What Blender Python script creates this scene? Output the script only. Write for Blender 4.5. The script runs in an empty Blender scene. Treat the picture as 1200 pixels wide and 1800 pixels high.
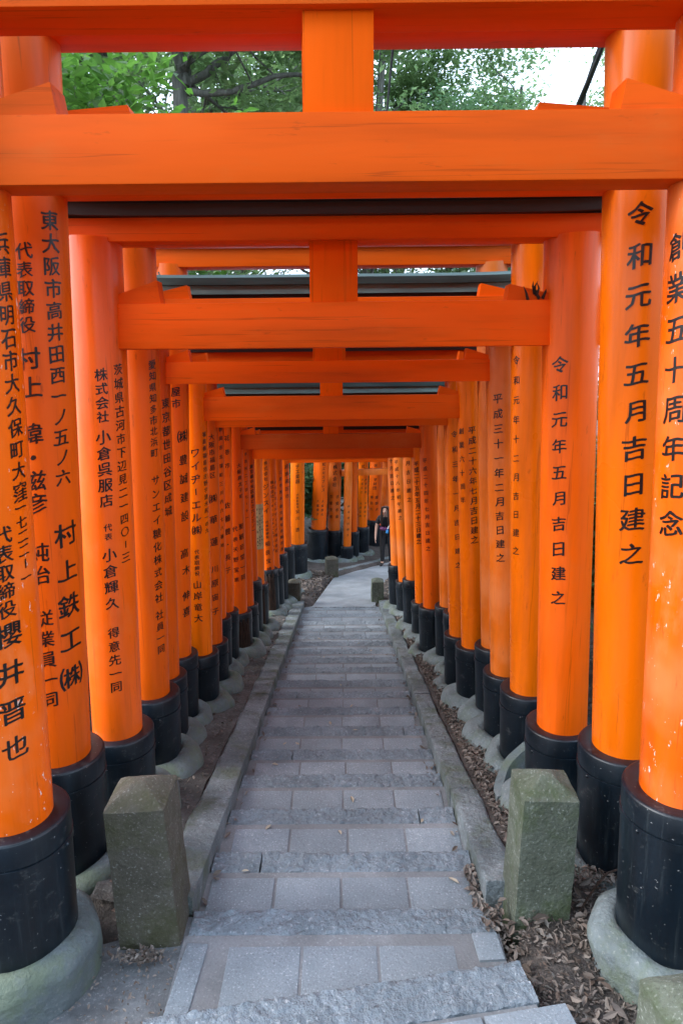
import bpy, bmesh, math, random
from mathutils import Vector, Matrix, noise
R = math.radians
random.seed(7)
SC = bpy.context.scene
COL = SC.collection

# ------------------------------------------------------------------ camera, light, exposure
CZ = 2.219
cam = bpy.data.cameras.new('camera'); camo = bpy.data.objects.new('camera', cam); COL.objects.link(camo)
cam.sensor_fit = 'VERTICAL'; cam.sensor_height = 36.0; cam.lens = 24.0
cam.clip_start = 0.05; cam.clip_end = 500
camo.matrix_world = Matrix.Translation((0, 0, CZ)) @ Matrix.Rotation(math.pi/2 - math.atan(260/1200), 4, 'X') @ Matrix.Rotation(-0.007, 4, 'Z')
SC.camera = camo

SUN_EL, SUN_AZ = 34.0, 264.0        # light from the open left side, veiled by bright cloud
w = bpy.data.worlds.new('World'); SC.world = w; w.use_nodes = True
nt = w.node_tree; nt.nodes.clear()
out = nt.nodes.new('ShaderNodeOutputWorld'); bg = nt.nodes.new('ShaderNodeBackground'); sky = nt.nodes.new('ShaderNodeTexSky')
sky.sky_type = 'NISHITA'; sky.sun_disc = False; sky.sun_elevation = R(SUN_EL); sky.sun_rotation = R(SUN_AZ)
sky.air_density = 1.0; sky.dust_density = 3.0; sky.ozone_density = 1.0
bg.inputs['Strength'].default_value = 0.15
# bright broken cloud over the blue
tc = nt.nodes.new('ShaderNodeTexCoord'); cn = nt.nodes.new('ShaderNodeTexNoise'); cn.inputs['Scale'].default_value = 2.2; cn.inputs['Detail'].default_value = 6
cr = nt.nodes.new('ShaderNodeMapRange'); cr.inputs[1].default_value = 0.3; cr.inputs[2].default_value = 0.6; cr.inputs[3].default_value = 0.35; cr.inputs[4].default_value = 0.85
mx = nt.nodes.new('ShaderNodeMix'); mx.data_type = 'RGBA'; mx.inputs[7].default_value = (7.9, 9.5, 11.9, 1)
nt.links.new(tc.outputs['Generated'], cn.inputs['Vector']); nt.links.new(cn.outputs['Fac'], cr.inputs[0]); nt.links.new(cr.outputs[0], mx.inputs[0]); nt.links.new(sky.outputs[0], mx.inputs[6])
nt.links.new(mx.outputs[2], bg.inputs[0]); nt.links.new(bg.outputs[0], out.inputs[0])
sl = bpy.data.lights.new('sun', 'SUN'); sl.energy = 1.7; sl.angle = R(40); sl.color = (1.0, 0.98, 0.96)
so = bpy.data.objects.new('sun', sl); COL.objects.link(so)
az = R(SUN_AZ)
sd = Vector((math.sin(az)*math.cos(R(SUN_EL)), math.cos(az)*math.cos(R(SUN_EL)), math.sin(R(SUN_EL))))
so.rotation_euler = sd.to_track_quat('Z', 'Y').to_euler()
SC.view_settings.view_transform = 'Standard'; SC.view_settings.look = 'None'
SC.view_settings.exposure = 1.37; SC.view_settings.gamma = 1.0
try:
    SC.cycles.use_denoising = True
    SC.cycles.max_bounces = 10; SC.cycles.diffuse_bounces = 6; SC.cycles.transparent_max_bounces = 8
except Exception:
    pass

# ------------------------------------------------------------------ helpers
class MB:
    def __init__(s): s.v = []; s.f = []; s.m = []
    def add(s, vs, fs, mi=0):
        b = len(s.v); s.v += [tuple(p) for p in vs]; s.f += [tuple(i+b for i in f) for f in fs]; s.m += [mi]*len(fs)
    def box(s, c, d, bev=0.0, rot=None, mi=0, jit=0.0):
        bm = bmesh.new(); bmesh.ops.create_cube(bm, size=1)
        for v in bm.verts: v.co = Vector((v.co.x*d[0], v.co.y*d[1], v.co.z*d[2])) + Vector((random.uniform(-jit, jit), random.uniform(-jit, jit), random.uniform(-jit, jit)))
        if bev > 0: bmesh.ops.bevel(bm, geom=list(bm.edges), offset=bev, segments=2, affect='EDGES', profile=0.6)
        M = Matrix.Translation(c) @ (rot.to_4x4() if rot else Matrix.Identity(4))
        bm.verts.index_update()
        s.add([M @ v.co for v in bm.verts], [[v.index for v in f.verts] for f in bm.faces], mi); bm.free()
    def lathe(s, A, d, prof, n=48, mi=0, nz=0.0, nsc=6.0, cap=True):
        # prof: (height along d, radius) from bottom to top
        A = Vector(A); d = Vector(d).normalized()
        ex = Vector((0, 1, 0)).cross(d).normalized(); ey = d.cross(ex)
        vs = []; fs = []
        for h, r in prof:
            for k in range(n):
                a = 2*math.pi*k/n
                p = A + d*h + (ex*math.cos(a) + ey*math.sin(a))*r
                if nz:
                    q = noise.noise(p*nsc)*nz
                    p = p + (ex*math.cos(a) + ey*math.sin(a))*q + d*noise.noise(p*nsc + Vector((9, 3, 1)))*nz*0.7
                vs.append(p)
        for i in range(len(prof)-1):
            for k in range(n):
                k2 = (k+1) % n
                fs.append((i*n+k, i*n+k2, (i+1)*n+k2, (i+1)*n+k))
        if cap:
            fs.append(tuple(range(n-1, -1, -1))); fs.append(tuple((len(prof)-1)*n + k for k in range(n)))
        s.add(vs, fs, mi)
    def tube(s, pts, rad, n=8, mi=0):
        pts = [Vector(p) for p in pts]; vs = []; fs = []
        for i, p in enumerate(pts):
            t = (pts[min(i+1, len(pts)-1)] - pts[max(i-1, 0)]).normalized()
            u = t.cross(Vector((0.31, 0.2, 0.93))).normalized(); v = t.cross(u)
            r = rad[i] if isinstance(rad, (list, tuple)) else rad
            for k in range(n):
                a = 2*math.pi*k/n; vs.append(p + (u*math.cos(a) + v*math.sin(a))*r)
        for i in range(len(pts)-1):
            for k in range(n):
                k2 = (k+1) % n; fs.append((i*n+k, i*n+k2, (i+1)*n+k2, (i+1)*n+k))
        fs.append(tuple(range(n-1, -1, -1))); fs.append(tuple((len(pts)-1)*n + k for k in range(n)))
        s.add(vs, fs, mi)
    def sphere(s, c, r, n=10, sq=(1, 1, 1), mi=0, nz=0.0, nsc=5.0):
        bm = bmesh.new(); bmesh.ops.create_uvsphere(bm, u_segments=n*2, v_segments=n, radius=1)
        c = Vector(c); vs = []
        for v in bm.verts:
            p = Vector((v.co.x*sq[0], v.co.y*sq[1], v.co.z*sq[2]))*r
            if nz: p *= 1 + noise.noise((p + c)*nsc)*nz
            vs.append(c + p)
        bm.verts.index_update(); s.add(vs, [[v.index for v in f.verts] for f in bm.faces], mi); bm.free()
    def build(s, name, mats, parent=None, smooth=40, off=None):
        me = bpy.data.meshes.new(name)
        if parent is not None and off is None: off = ORG.get(parent.name)
        vs = [(x-off[0], y-off[1], z-off[2]) for x, y, z in s.v] if off else s.v
        me.from_pydata(vs, [], s.f)
        if not isinstance(mats, (list, tuple)): mats = [mats]
        for m in mats: me.materials.append(m)
        if len(mats) > 1: me.polygons.foreach_set('material_index', s.m)
        if smooth:
            me.polygons.foreach_set('use_smooth', [True]*len(me.polygons))
            me.set_sharp_from_angle(angle=R(smooth))
        me.update()
        o = bpy.data.objects.new(name, me); COL.objects.link(o)
        if parent is not None:
            o.parent = parent; ORG[o.name] = off
        return o
ORG = {}
def empty(name, loc):
    o = bpy.data.objects.new(name, None); COL.objects.link(o); o.location = loc; o.empty_display_size = 0.1
    ORG[o.name] = tuple(loc); return o
def tag(o, label=None, cat=None, group=None, kind=None):
    if label: o['label'] = label
    if cat: o['category'] = cat
    if group: o['group'] = group
    if kind: o['kind'] = kind
    return o
def dup(o, parent=None):
    c = o.copy(); COL.objects.link(c)
    if parent: c.parent = parent
    for ch in list(o.children): dup(ch, c)
    return c

# ------------------------------------------------------------------ materials
def newmat(name):
    m = bpy.data.materials.new(name); m.use_nodes = True
    nt = m.node_tree; b = nt.nodes['Principled BSDF']; return m, nt, b
def nd(nt, t, **k):
    n = nt.nodes.new('ShaderNode' + t)
    for a, v in k.items():
        if a.startswith('i_'): n.inputs[a[2:].replace('_', ' ')].default_value = v
        else: setattr(n, a, v)
    return n
def mapped(nt, scale=(1, 1, 1), kind='Object'):
    t = nd(nt, 'TexCoord'); mp = nd(nt, 'Mapping'); mp.inputs['Scale'].default_value = scale
    nt.links.new(t.outputs[kind], mp.inputs['Vector']); return mp.outputs[0]
def noi(nt, vec, scale, detail=4, rough=0.55):
    n = nd(nt, 'TexNoise'); n.inputs['Scale'].default_value = scale; n.inputs['Detail'].default_value = detail; n.inputs['Roughness'].default_value = rough
    nt.links.new(vec, n.inputs['Vector']); return n.outputs['Fac']
def ramp(nt, fac, stops):
    r = nd(nt, 'ValToRGB'); e = r.color_ramp.elements
    while len(e) < len(stops): e.new(0.5)
    for i, (p, c) in enumerate(stops):
        e[i].position = p; e[i].color = (*c, 1) if len(c) == 3 else c
    nt.links.new(fac, r.inputs['Fac']); return r.outputs['Color']
def mix(nt, fac, a, b, mode='MIX'):
    m = nd(nt, 'Mix', data_type='RGBA', blend_type=mode)
    for sock, v in ((m.inputs[0], fac), (m.inputs[6], a), (m.inputs[7], b)):
        if hasattr(v, 'is_output'): nt.links.new(v, sock)
        elif isinstance(v, (int, float)): sock.default_value = v
        else: sock.default_value = (*v, 1)
    return m.outputs[2]
def bump(nt, b, h, strength=0.2, dist=0.01):
    n = nd(nt, 'Bump'); n.inputs['Strength'].default_value = strength; n.inputs['Distance'].default_value = dist
    nt.links.new(h, n.inputs['Height']); nt.links.new(n.outputs[0], b.inputs['Normal']); return n
G3c = lambda v: (v, v, v)

def paint(name, base, rough=0.38, fade=0.2, fadecol=None, chips=0.0, coat=0.05, spec=0.25, axis='z', grain=0.45):
    m, nt, b = newmat(name)
    L = nt.links
    st = lambda a, s: (a, a, s) if axis == 'z' else (s, a, a)
    v1 = mapped(nt, st(7, 0.7)); v2 = mapped(nt, st(60, 2.0)); v3 = mapped(nt, (1, 1, 1))
    n1 = noi(nt, v1, 1.0, 5); n2 = noi(nt, v2, 1.0, 4); n3 = noi(nt, v3, 2.6, 3)
    dk = tuple(c*0.70 for c in base); lt = tuple(min(1, c*1.14) for c in base)
    c = ramp(nt, n1, [(0.3, dk), (0.5, base), (0.72, lt)])
    fc = fadecol or (0.74, 0.15, 0.02)
    c = mix(nt, ramp(nt, n3, [(0.48, G3c(0)), (0.75, G3c(fade))]), c, fc)
    # fine grain and small dark scuffs
    c = mix(nt, ramp(nt, n2, [(0.62, G3c(0)), (0.80, G3c(grain))]), c, tuple(x*0.45 for x in base))
    vs = mapped(nt, st(11, 2.2)); ns = noi(nt, vs, 2.4, 4, 0.75)
    c = mix(nt, ramp(nt, ns, [(0.64, G3c(0)), (0.76, G3c(0.6))]), c, (0.24, 0.035, 0.004))
    # hairline cracks along the grain
    vk = mapped(nt, st(26, 0.5)); nk_ = noi(nt, vk, 1.6, 3, 0.5)
    c = mix(nt, ramp(nt, nk_, [(0.655, G3c(0)), (0.675, G3c(0.32)), (0.69, G3c(0.32)), (0.71, G3c(0))]), c, (0.16, 0.022, 0.003))
    # chalky, rubbed patches
    vp = mapped(nt, st(4, 1.6)); np_ = noi(nt, vp, 2.0, 6, 0.7)
    c = mix(nt, ramp(nt, np_, [(0.56, G3c(0)), (0.72, G3c(0.22 + fade*0.3))]), c, fc)
    oi = nd(nt, 'ObjectInfo'); hs = nd(nt, 'HueSaturation')
    mr = nd(nt, 'MapRange'); mr.inputs[3].default_value = 0.82; mr.inputs[4].default_value = 1.12
    L.new(oi.outputs['Random'], mr.inputs[0]); L.new(mr.outputs[0], hs.inputs['Value']); L.new(c, hs.inputs['Color']); c = hs.outputs[0]
    if chips > 0:
        vc = mapped(nt, (20, 20, 9)); nc = noi(nt, vc, 2.4, 4, 0.7)
        c = mix(nt, ramp(nt, nc, [(0.705 - chips, G3c(0)), (0.715 - chips, G3c(0.85))]), c, (0.78, 0.62, 0.55))
    L.new(c, b.inputs['Base Color'])
    rr = nd(nt, 'MapRange'); rr.inputs[3].default_value = rough - 0.08; rr.inputs[4].default_value = rough + 0.14
    L.new(n3, rr.inputs[0]); L.new(rr.outputs[0], b.inputs['Roughness'])
    b.inputs['Specular IOR Level'].default_value = spec; b.inputs['Coat Weight'].default_value = coat; b.inputs['Coat Roughness'].default_value = 0.18
    bump(nt, b, n2, 0.10, 0.004)
    return m
P_STD = paint('vermilion_paint', (0.83, 0.118, 0.0006))
P_FRESH = paint('fresh_vermilion_paint', (0.90, 0.162, 0.0006), rough=0.26, fade=0.03, coat=0.12, grain=0.2)
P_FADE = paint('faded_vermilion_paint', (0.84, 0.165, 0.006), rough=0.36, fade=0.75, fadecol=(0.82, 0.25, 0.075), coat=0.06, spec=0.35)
P_PALE = paint('sheen_vermilion_paint', (0.83, 0.118, 0.001), rough=0.34, fade=0.3, fadecol=(0.80, 0.20, 0.05), coat=0.25, spec=0.4)  # paler patches and gloss together imitate sky reflection on the pillar
P_CHIP = paint('chipped_vermilion_paint', (0.84, 0.122, 0.001), rough=0.30, fade=0.6, fadecol=(0.82, 0.25, 0.09), chips=0.056, coat=0.08)
P_BEAM = paint('beam_paint', (0.80, 0.097, 0.0006), rough=0.5, fade=0.2, coat=0.0, spec=0.12, axis='x', grain=0.5)
P_STRUT = paint('strut_paint', (0.80, 0.097, 0.0006), rough=0.5, fade=0.15, coat=0.0, spec=0.06, grain=0.5)
P_BROWN = paint('weathered_beam_paint', (0.45, 0.06, 0.006), rough=0.6, fade=0.5, fadecol=(0.5, 0.11, 0.025), coat=0.0, spec=0.06, axis='x')

def simple(name, base, rough=0.6, var=0.35, scale=6.0, bumpk=0.15, stretch=(1, 1, 1), spec=0.5, c2=None):
    m, nt, b = newmat(name)
    v = mapped(nt, stretch); n = noi(nt, v, scale, 6, 0.6)
    a = tuple(x*(1-var) for x in base); z = c2 or tuple(min(1, x*(1+var)) for x in base)
    nt.links.new(ramp(nt, n, [(0.3, a), (0.7, z)]), b.inputs['Base Color'])
    b.inputs['Roughness'].default_value = rough; b.inputs['Specular IOR Level'].default_value = spec
    if bumpk:
        bump(nt, b, noi(nt, v, scale*9, 4), bumpk, 0.006)
    return m
def black_sleeve():
    m, nt, b = newmat('black_sleeve')
    v = mapped(nt, (12, 12, 0.8)); n = noi(nt, v, 1.0, 5); v2 = mapped(nt); n2 = noi(nt, v2, 5, 5); n3 = noi(nt, v2, 70, 2, 0.7)
    c = ramp(nt, n, [(0.35, (0.0015, 0.0035, 0.006)), (0.6, (0.003, 0.0075, 0.013)), (0.8, (0.008, 0.018, 0.028))])
    c = mix(nt, ramp(nt, n2, [(0.5, G3c(0)), (0.8, G3c(0.3))]), c, (0.03, 0.04, 0.047))
    c = mix(nt, ramp(nt, n3, [(0.70, G3c(0)), (0.74, G3c(0.7))]), c, (0.22, 0.23, 0.23))
    v4 = mapped(nt, (25, 25, 1.2)); n4 = noi(nt, v4, 2.0, 5, 0.7)
    c = mix(nt, ramp(nt, n4, [(0.58, G3c(0)), (0.72, G3c(0.5))]), c, (0.035, 0.045, 0.05))
    n5 = noi(nt, mapped(nt, (3, 3, 5)), 3.0, 6, 0.75)
    c = mix(nt, ramp(nt, n5, [(0.59, G3c(0)), (0.68, G3c(0.5))]), c, (0.085, 0.088, 0.085))
    nt.links.new(c, b.inputs['Base Color'])
    rr = nd(nt, 'MapRange'); rr.inputs[3].default_value = 0.22; rr.inputs[4].default_value = 0.5
    nt.links.new(n2, rr.inputs[0]); nt.links.new(rr.outputs[0], b.inputs['Roughness'])
    b.inputs['Specular IOR Level'].default_value = 0.45
    bump(nt, b, n2, 0.06, 0.01); return m
M_SLEEVE = black_sleeve()
def stone(name, lo, hi, spk=(0.5, 0.5, 0.5), spka=0.5, spks=140, moss=None, stain=0.45, mossa=0.5, bumpk=0.5, bscale=60, rough=0.85, bdist=0.01):
    m, nt, b = newmat(name)
    v = mapped(nt); n = noi(nt, v, 5, 6, 0.6); nf = noi(nt, v, spks, 2, 0.6)
    c = ramp(nt, n, [(0.3, lo), (0.7, hi)])
    c = mix(nt, ramp(nt, nf, [(0.60, G3c(0)), (0.70, G3c(spka))]), c, spk)
    c = mix(nt, ramp(nt, nf, [(0.30, G3c(spka*0.8)), (0.42, G3c(0))]), c, tuple(x*0.35 for x in lo))
    ns_ = noi(nt, v, 1.7, 5, 0.6)
    c = mix(nt, ramp(nt, ns_, [(0.42, G3c(stain)), (0.58, G3c(0))]), c, tuple(x*0.55 for x in lo))
    if moss:
        nm = noi(nt, v, 4.2, 6, 0.65)
        c = mix(nt, ramp(nt, nm, [(0.5 - mossa*0.25, G3c(0)), (0.62, G3c(0.85))]), c, moss)
    g = nd(nt, 'NewGeometry'); mr = nd(nt, 'MapRange'); mr.inputs[3].default_value = 0.92; mr.inputs[4].default_value = 1.07
    nt.links.new(g.outputs['Random Per Island'], mr.inputs[0]); hs = nd(nt, 'HueSaturation'); nt.links.new(mr.outputs[0], hs.inputs['Value']); nt.links.new(c, hs.inputs['Color']); c = hs.outputs[0]
    nt.links.new(c, b.inputs['Base Color']); b.inputs['Roughness'].default_value = rough
    bump(nt, b, noi(nt, v, bscale, 5, 0.65), bumpk, bdist); return m
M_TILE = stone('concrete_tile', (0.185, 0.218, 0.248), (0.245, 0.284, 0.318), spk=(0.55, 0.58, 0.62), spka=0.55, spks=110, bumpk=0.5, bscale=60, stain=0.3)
M_GRAN = stone('rough_granite', (0.150, 0.182, 0.212), (0.245, 0.288, 0.328), spk=(0.48, 0.51, 0.55), spka=0.6, spks=62, bumpk=1.0, bscale=34, bdist=0.03, stain=0.35)
M_KERB = stone('kerb_granite', (0.115, 0.140, 0.150), (0.225, 0.258, 0.272), spk=(0.46, 0.50, 0.52), spks=70, spka=0.6, moss=(0.085, 0.105, 0.075), mossa=0.0, bumpk=1.0, bscale=32, bdist=0.025, stain=0.55)
M_MORT = stone('mortar', (0.152, 0.158, 0.168), (0.222, 0.230, 0.243), spks=90, spka=0.3, bumpk=0.4, bscale=70)
M_CEM = stone('cement_slab', (0.085, 0.090, 0.096), (0.175, 0.186, 0.198), spks=90, spka=0.3, bumpk=0.5, bscale=40, stain=0.7)
M_LAND = stone('landing_concrete', (0.215, 0.240, 0.262), (0.285, 0.312, 0.335), spks=90, spka=0.25, bumpk=0.3, bscale=40)
M_VERGE = stone('gritty_verge', (0.060, 0.055, 0.050), (0.15, 0.148, 0.145), spk=(0.26, 0.25, 0.23), spka=0.7, spks=45, bumpk=1.0, bscale=30, bdist=0.03, rough=0.95, stain=0.7)
M_RING = stone('foundation_stone', (0.105, 0.130, 0.135), (0.195, 0.230, 0.238), spks=70, spka=0.25, moss=(0.100, 0.128, 0.085), mossa=0.1, bumpk=0.8, bscale=20, bdist=0.02, stain=0.6)
M_POST = stone('mossy_granite', (0.058, 0.052, 0.036), (0.125, 0.115, 0.092), spk=(0.38, 0.38, 0.35), spka=0.55, spks=95, moss=(0.042, 0.042, 0.014), mossa=0.2, bumpk=1.0, bscale=45)
M_POST2 = stone('green_mossy_granite', (0.070, 0.082, 0.056), (0.150, 0.172, 0.135), spk=(0.40, 0.44, 0.40), spka=0.6, spks=80, moss=(0.042, 0.062, 0.020), mossa=0.05, bumpk=1.0, bscale=45)
M_SOIL = stone('forest_soil', (0.040, 0.032, 0.028), (0.105, 0.090, 0.082), spk=(0.2, 0.17, 0.15), spka=0.7, spks=45, bumpk=1.0, bscale=22, bdist=0.04, rough=0.95)
M_KASA = simple('black_roof_paint', (0.010, 0.008, 0.007), 0.55, 0.4, 5, 0.1, (0.6, 6, 6))
M_KASG = simple('green_grey_and_skylit_roof', (0.045, 0.100, 0.098), 0.5, 0.45, 5, 0.15, (0.6, 6, 6))  # paint of the upper faces; on black roofs, painted-in sky light on inclined facets
M_KASL = simple('skylit_green_roof_paint', (0.13, 0.235, 0.225), 0.5, 0.35, 5, 0.15, (0.6, 8, 8))  # lighter tone puts the sky's reflection into the inclined facets
m, nt, b = newmat('black_ink'); M_INK = m
nt.links.new(ramp(nt, noi(nt, mapped(nt, (30, 30, 18)), 2.0, 5, 0.7), [(0.56, (0.006, 0.005, 0.005)), (0.72, (0.06, 0.022, 0.010))]), b.inputs['Base Color']); b.inputs['Roughness'].default_value = 0.32
M_BARK = simple('bark', (0.10, 0.10, 0.082), 0.9, 0.5, 5, 0.8, (4, 4, 0.7), c2=(0.19, 0.19, 0.165))
M_ROT = simple('rotten_wood', (0.035, 0.017, 0.009), 0.9, 0.7, 14, 0.9, (6, 6, 0.8))
M_CABLE = simple('black_cable', (0.012, 0.012, 0.014), 0.5, 0.2, 5, 0)
M_PAPER = simple('old_paper', (0.42, 0.33, 0.16), 0.8, 0.25, 30, 0)

def leafmat(name, cols, trans=0.35, rough=0.45):
    m, nt, b = newmat(name); L = nt.links
    g = nd(nt, 'NewGeometry'); c = ramp(nt, g.outputs['Random Per Island'], [(i/(len(cols)-1), k) for i, k in enumerate(cols)])
    L.new(c, b.inputs['Base Color']); b.inputs['Roughness'].default_value = rough
    if trans:
        t = nd(nt, 'BsdfTranslucent'); ms = nd(nt, 'MixShader'); ms.inputs[0].default_value = trans
        hs = nd(nt, 'HueSaturation'); hs.inputs['Value'].default_value = 1.5; hs.inputs['Saturation'].default_value = 1.1; L.new(c, hs.inputs['Color']); L.new(hs.outputs[0], t.inputs['Color'])
        o = nt.nodes['Material Output']; L.new(b.outputs[0], ms.inputs[1]); L.new(t.outputs[0], ms.inputs[2]); L.new(ms.outputs[0], o.inputs['Surface'])
    return m
M_LEAF = leafmat('evergreen_leaves', [(0.050, 0.095, 0.048), (0.075, 0.140, 0.062), (0.105, 0.175, 0.088), (0.085, 0.160, 0.092)], 0.68)
M_LEAFB = leafmat('bright_leaves', [(0.060, 0.135, 0.030), (0.08, 0.175, 0.038), (0.10, 0.20, 0.05)], 0.5)
M_LEAFP = leafmat('pale_leaves', [(0.11, 0.18, 0.075), (0.15, 0.23, 0.10), (0.19, 0.27, 0.135)], 0.65)
M_LITT = leafmat('dry_leaves', [(0.055, 0.042, 0.034), (0.11, 0.085, 0.07), (0.17, 0.14, 0.12), (0.09, 0.06, 0.045), (0.22, 0.19, 0.165), (0.13, 0.10, 0.085)], 0.0, 0.7)
M_PALE = leafmat('pale_dry_leaf', [(0.28, 0.24, 0.18), (0.36, 0.31, 0.24), (0.22, 0.16, 0.11)], 0.0, 0.7)
M_BRLEAF = leafmat('large_brown_leaf', [(0.16, 0.09, 0.06), (0.26, 0.17, 0.13)], 0.0, 0.55)
GATES=[
 {'n': 'G1', 'y': 2.15, 'r': 0.132, 'L': [-1.096, 2.925, -1.175, 0.639], 'R': [1.095, 2.913, 1.186, 0.759], 'ring': [0.671, 0.753], 'nuki': [2.722, 2.905], 'shim': [3.158, 3.238]},
 {'n': 'G2', 'y': 2.72, 'r': 0.133, 'L': [-1.148, 2.843, -1.252, 0.532], 'R': [1.113, 2.85, 1.234, 0.57], 'ring': [0.562, 0.584], 'nuki': [2.831, 3.089], 'shim': [3.342, 3.422]},
 {'n': 'G3', 'y': 3.25, 'r': 0.125, 'L': [-1.104, 2.762, -1.175, 0.399], 'R': [1.043, 2.785, 1.143, 0.317], 'ring': [0.368, 0.381], 'nuki': [2.293, 2.493], 'shim': [2.751, 2.85]},
 {'n': 'G4', 'y': 3.83, 'r': 0.112, 'L': [-1.087, 2.843, -1.158, 0.522], 'R': [1.022, 2.831, 1.131, 0.247], 'ring': [0.283, 0.289], 'nuki': [2.333, 2.566], 'shim': [2.836, 2.942]},
 {'n': 'G5', 'y': 4.25, 'r': 0.102, 'L': [-1.14, 2.294, -1.193, 0.335], 'R': [0.984, 2.28, 1.092, 0.238], 'ring': [0.197, 0.205], 'nuki': [2.109, 2.24], 'shim': [2.46, 2.566]},
 {'n': 'G6', 'y': 4.7, 'r': 0.103, 'L': [-1.098, 2.843, -1.217, 0.135], 'R': [0.99, 2.849, 1.123, 0.209], 'ring': [0.151, 0.2], 'nuki': [2.101, 2.231], 'shim': [2.837, 2.956]},
 {'n': 'G7', 'y': 5.1, 'r': 0.096, 'L': [-1.084, 2.021, -1.135, -0.043], 'R': [0.945, 2.05, 1.042, 0.088], 'ring': [-0.014, 0.027], 'nuki': [1.82, 1.993], 'shim': [2.196, 2.31]},
 {'n': 'G8', 'y': 5.6, 'r': 0.092, 'L': [-1.095, 1.772, -1.142, -0.266], 'R': [0.942, 1.806, 1.024, -0.068], 'ring': [-0.135, -0.083], 'nuki': [1.725, 1.889], 'shim': [2.097, 2.22]},
 {'n': 'G9', 'y': 6.1, 'r': 0.09, 'L': [-1.129, 1.682, -1.184, -0.085], 'R': [1.002, 1.719, 1.088, -0.043], 'ring': [-0.1, -0.067], 'nuki': [1.685, 1.82], 'shim': [1.842, 1.926]},
 {'n': 'G10', 'y': 6.55, 'r': 0.09, 'L': [-1.135, 1.642, -1.184, -0.134], 'R': [1.004, 1.655, 1.074, -0.149], 'ring': [-0.202, -0.165], 'nuki': [1.646, 1.769], 'shim': [2.023, 2.142]},
 {'n': 'G11', 'y': 6.95, 'r': 0.1, 'L': [-1.104, 1.316, -1.119, -0.407], 'R': [0.892, 1.593, 0.967, -0.292], 'ring': [-0.362, -0.321], 'nuki': [1.381, 1.531], 'shim': [1.694, 1.812]},
 {'n': 'G12', 'y': 7.4, 'r': 0.085, 'L': [-1.091, 1.257, -1.091, -0.372], 'R': [0.983, 1.244, 1.052, -0.387], 'ring': [-0.45, -0.371], 'nuki': [1.332, 1.467], 'shim': [1.617, 1.725]},
 {'n': 'G13', 'y': 7.85, 'r': 0.086, 'L': [-1.088, 1.198, -1.096, -0.243], 'R': [0.9, 1.185, 0.967, -0.544], 'ring': [-0.3, -0.594], 'nuki': [1.16, 1.317], 'shim': [1.4, 1.497]},
 {'n': 'G14', 'y': 8.4, 'r': 0.086, 'L': [-1.063, 0.769, -1.081, -0.493], 'R': [0.844, 1.114, 0.907, -0.429], 'ring': [-0.525, -0.479], 'nuki': [1.099, 1.226], 'shim': [1.315, 1.411]},
 {'n': 'G15', 'y': 9.55, 'r': 0.086, 'L': [-1.092, 0.57, -1.068, -0.605], 'R': [0.813, 0.802, 0.911, -0.835], 'ring': [-0.681, -0.877], 'nuki': [0.929, 1.065], 'shim': [1.142, 1.236]},
 {'n': 'G16', 'y': 10.1, 'r': 0.084, 'L': [-1.054, 0.474, -1.036, -0.814], 'R': [0.777, 0.721, 0.84, -0.781], 'ring': [-0.833, -0.793], 'nuki': [0.846, 0.989], 'shim': [1.071, 1.171]},
 {'n': 'G17', 'y': 10.7, 'r': 0.088, 'L': [-1.016, 0.37, -1.017, -0.754], 'R': [0.921, 0.631, 1.001, -0.96], 'ring': [-0.767, -0.84], 'nuki': [0.754, 0.906], 'shim': [0.992, 1.098]},
 {'n': 'G18', 'y': 11.5, 'r': 0.09, 'L': [-0.971, 0.231, -0.966, -0.824], 'R': [0.966, 0.512, 1.049, -0.991], 'ring': [-0.87, -0.926], 'nuki': [0.595, 0.759], 'shim': [0.88, 0.994]},
]
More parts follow.
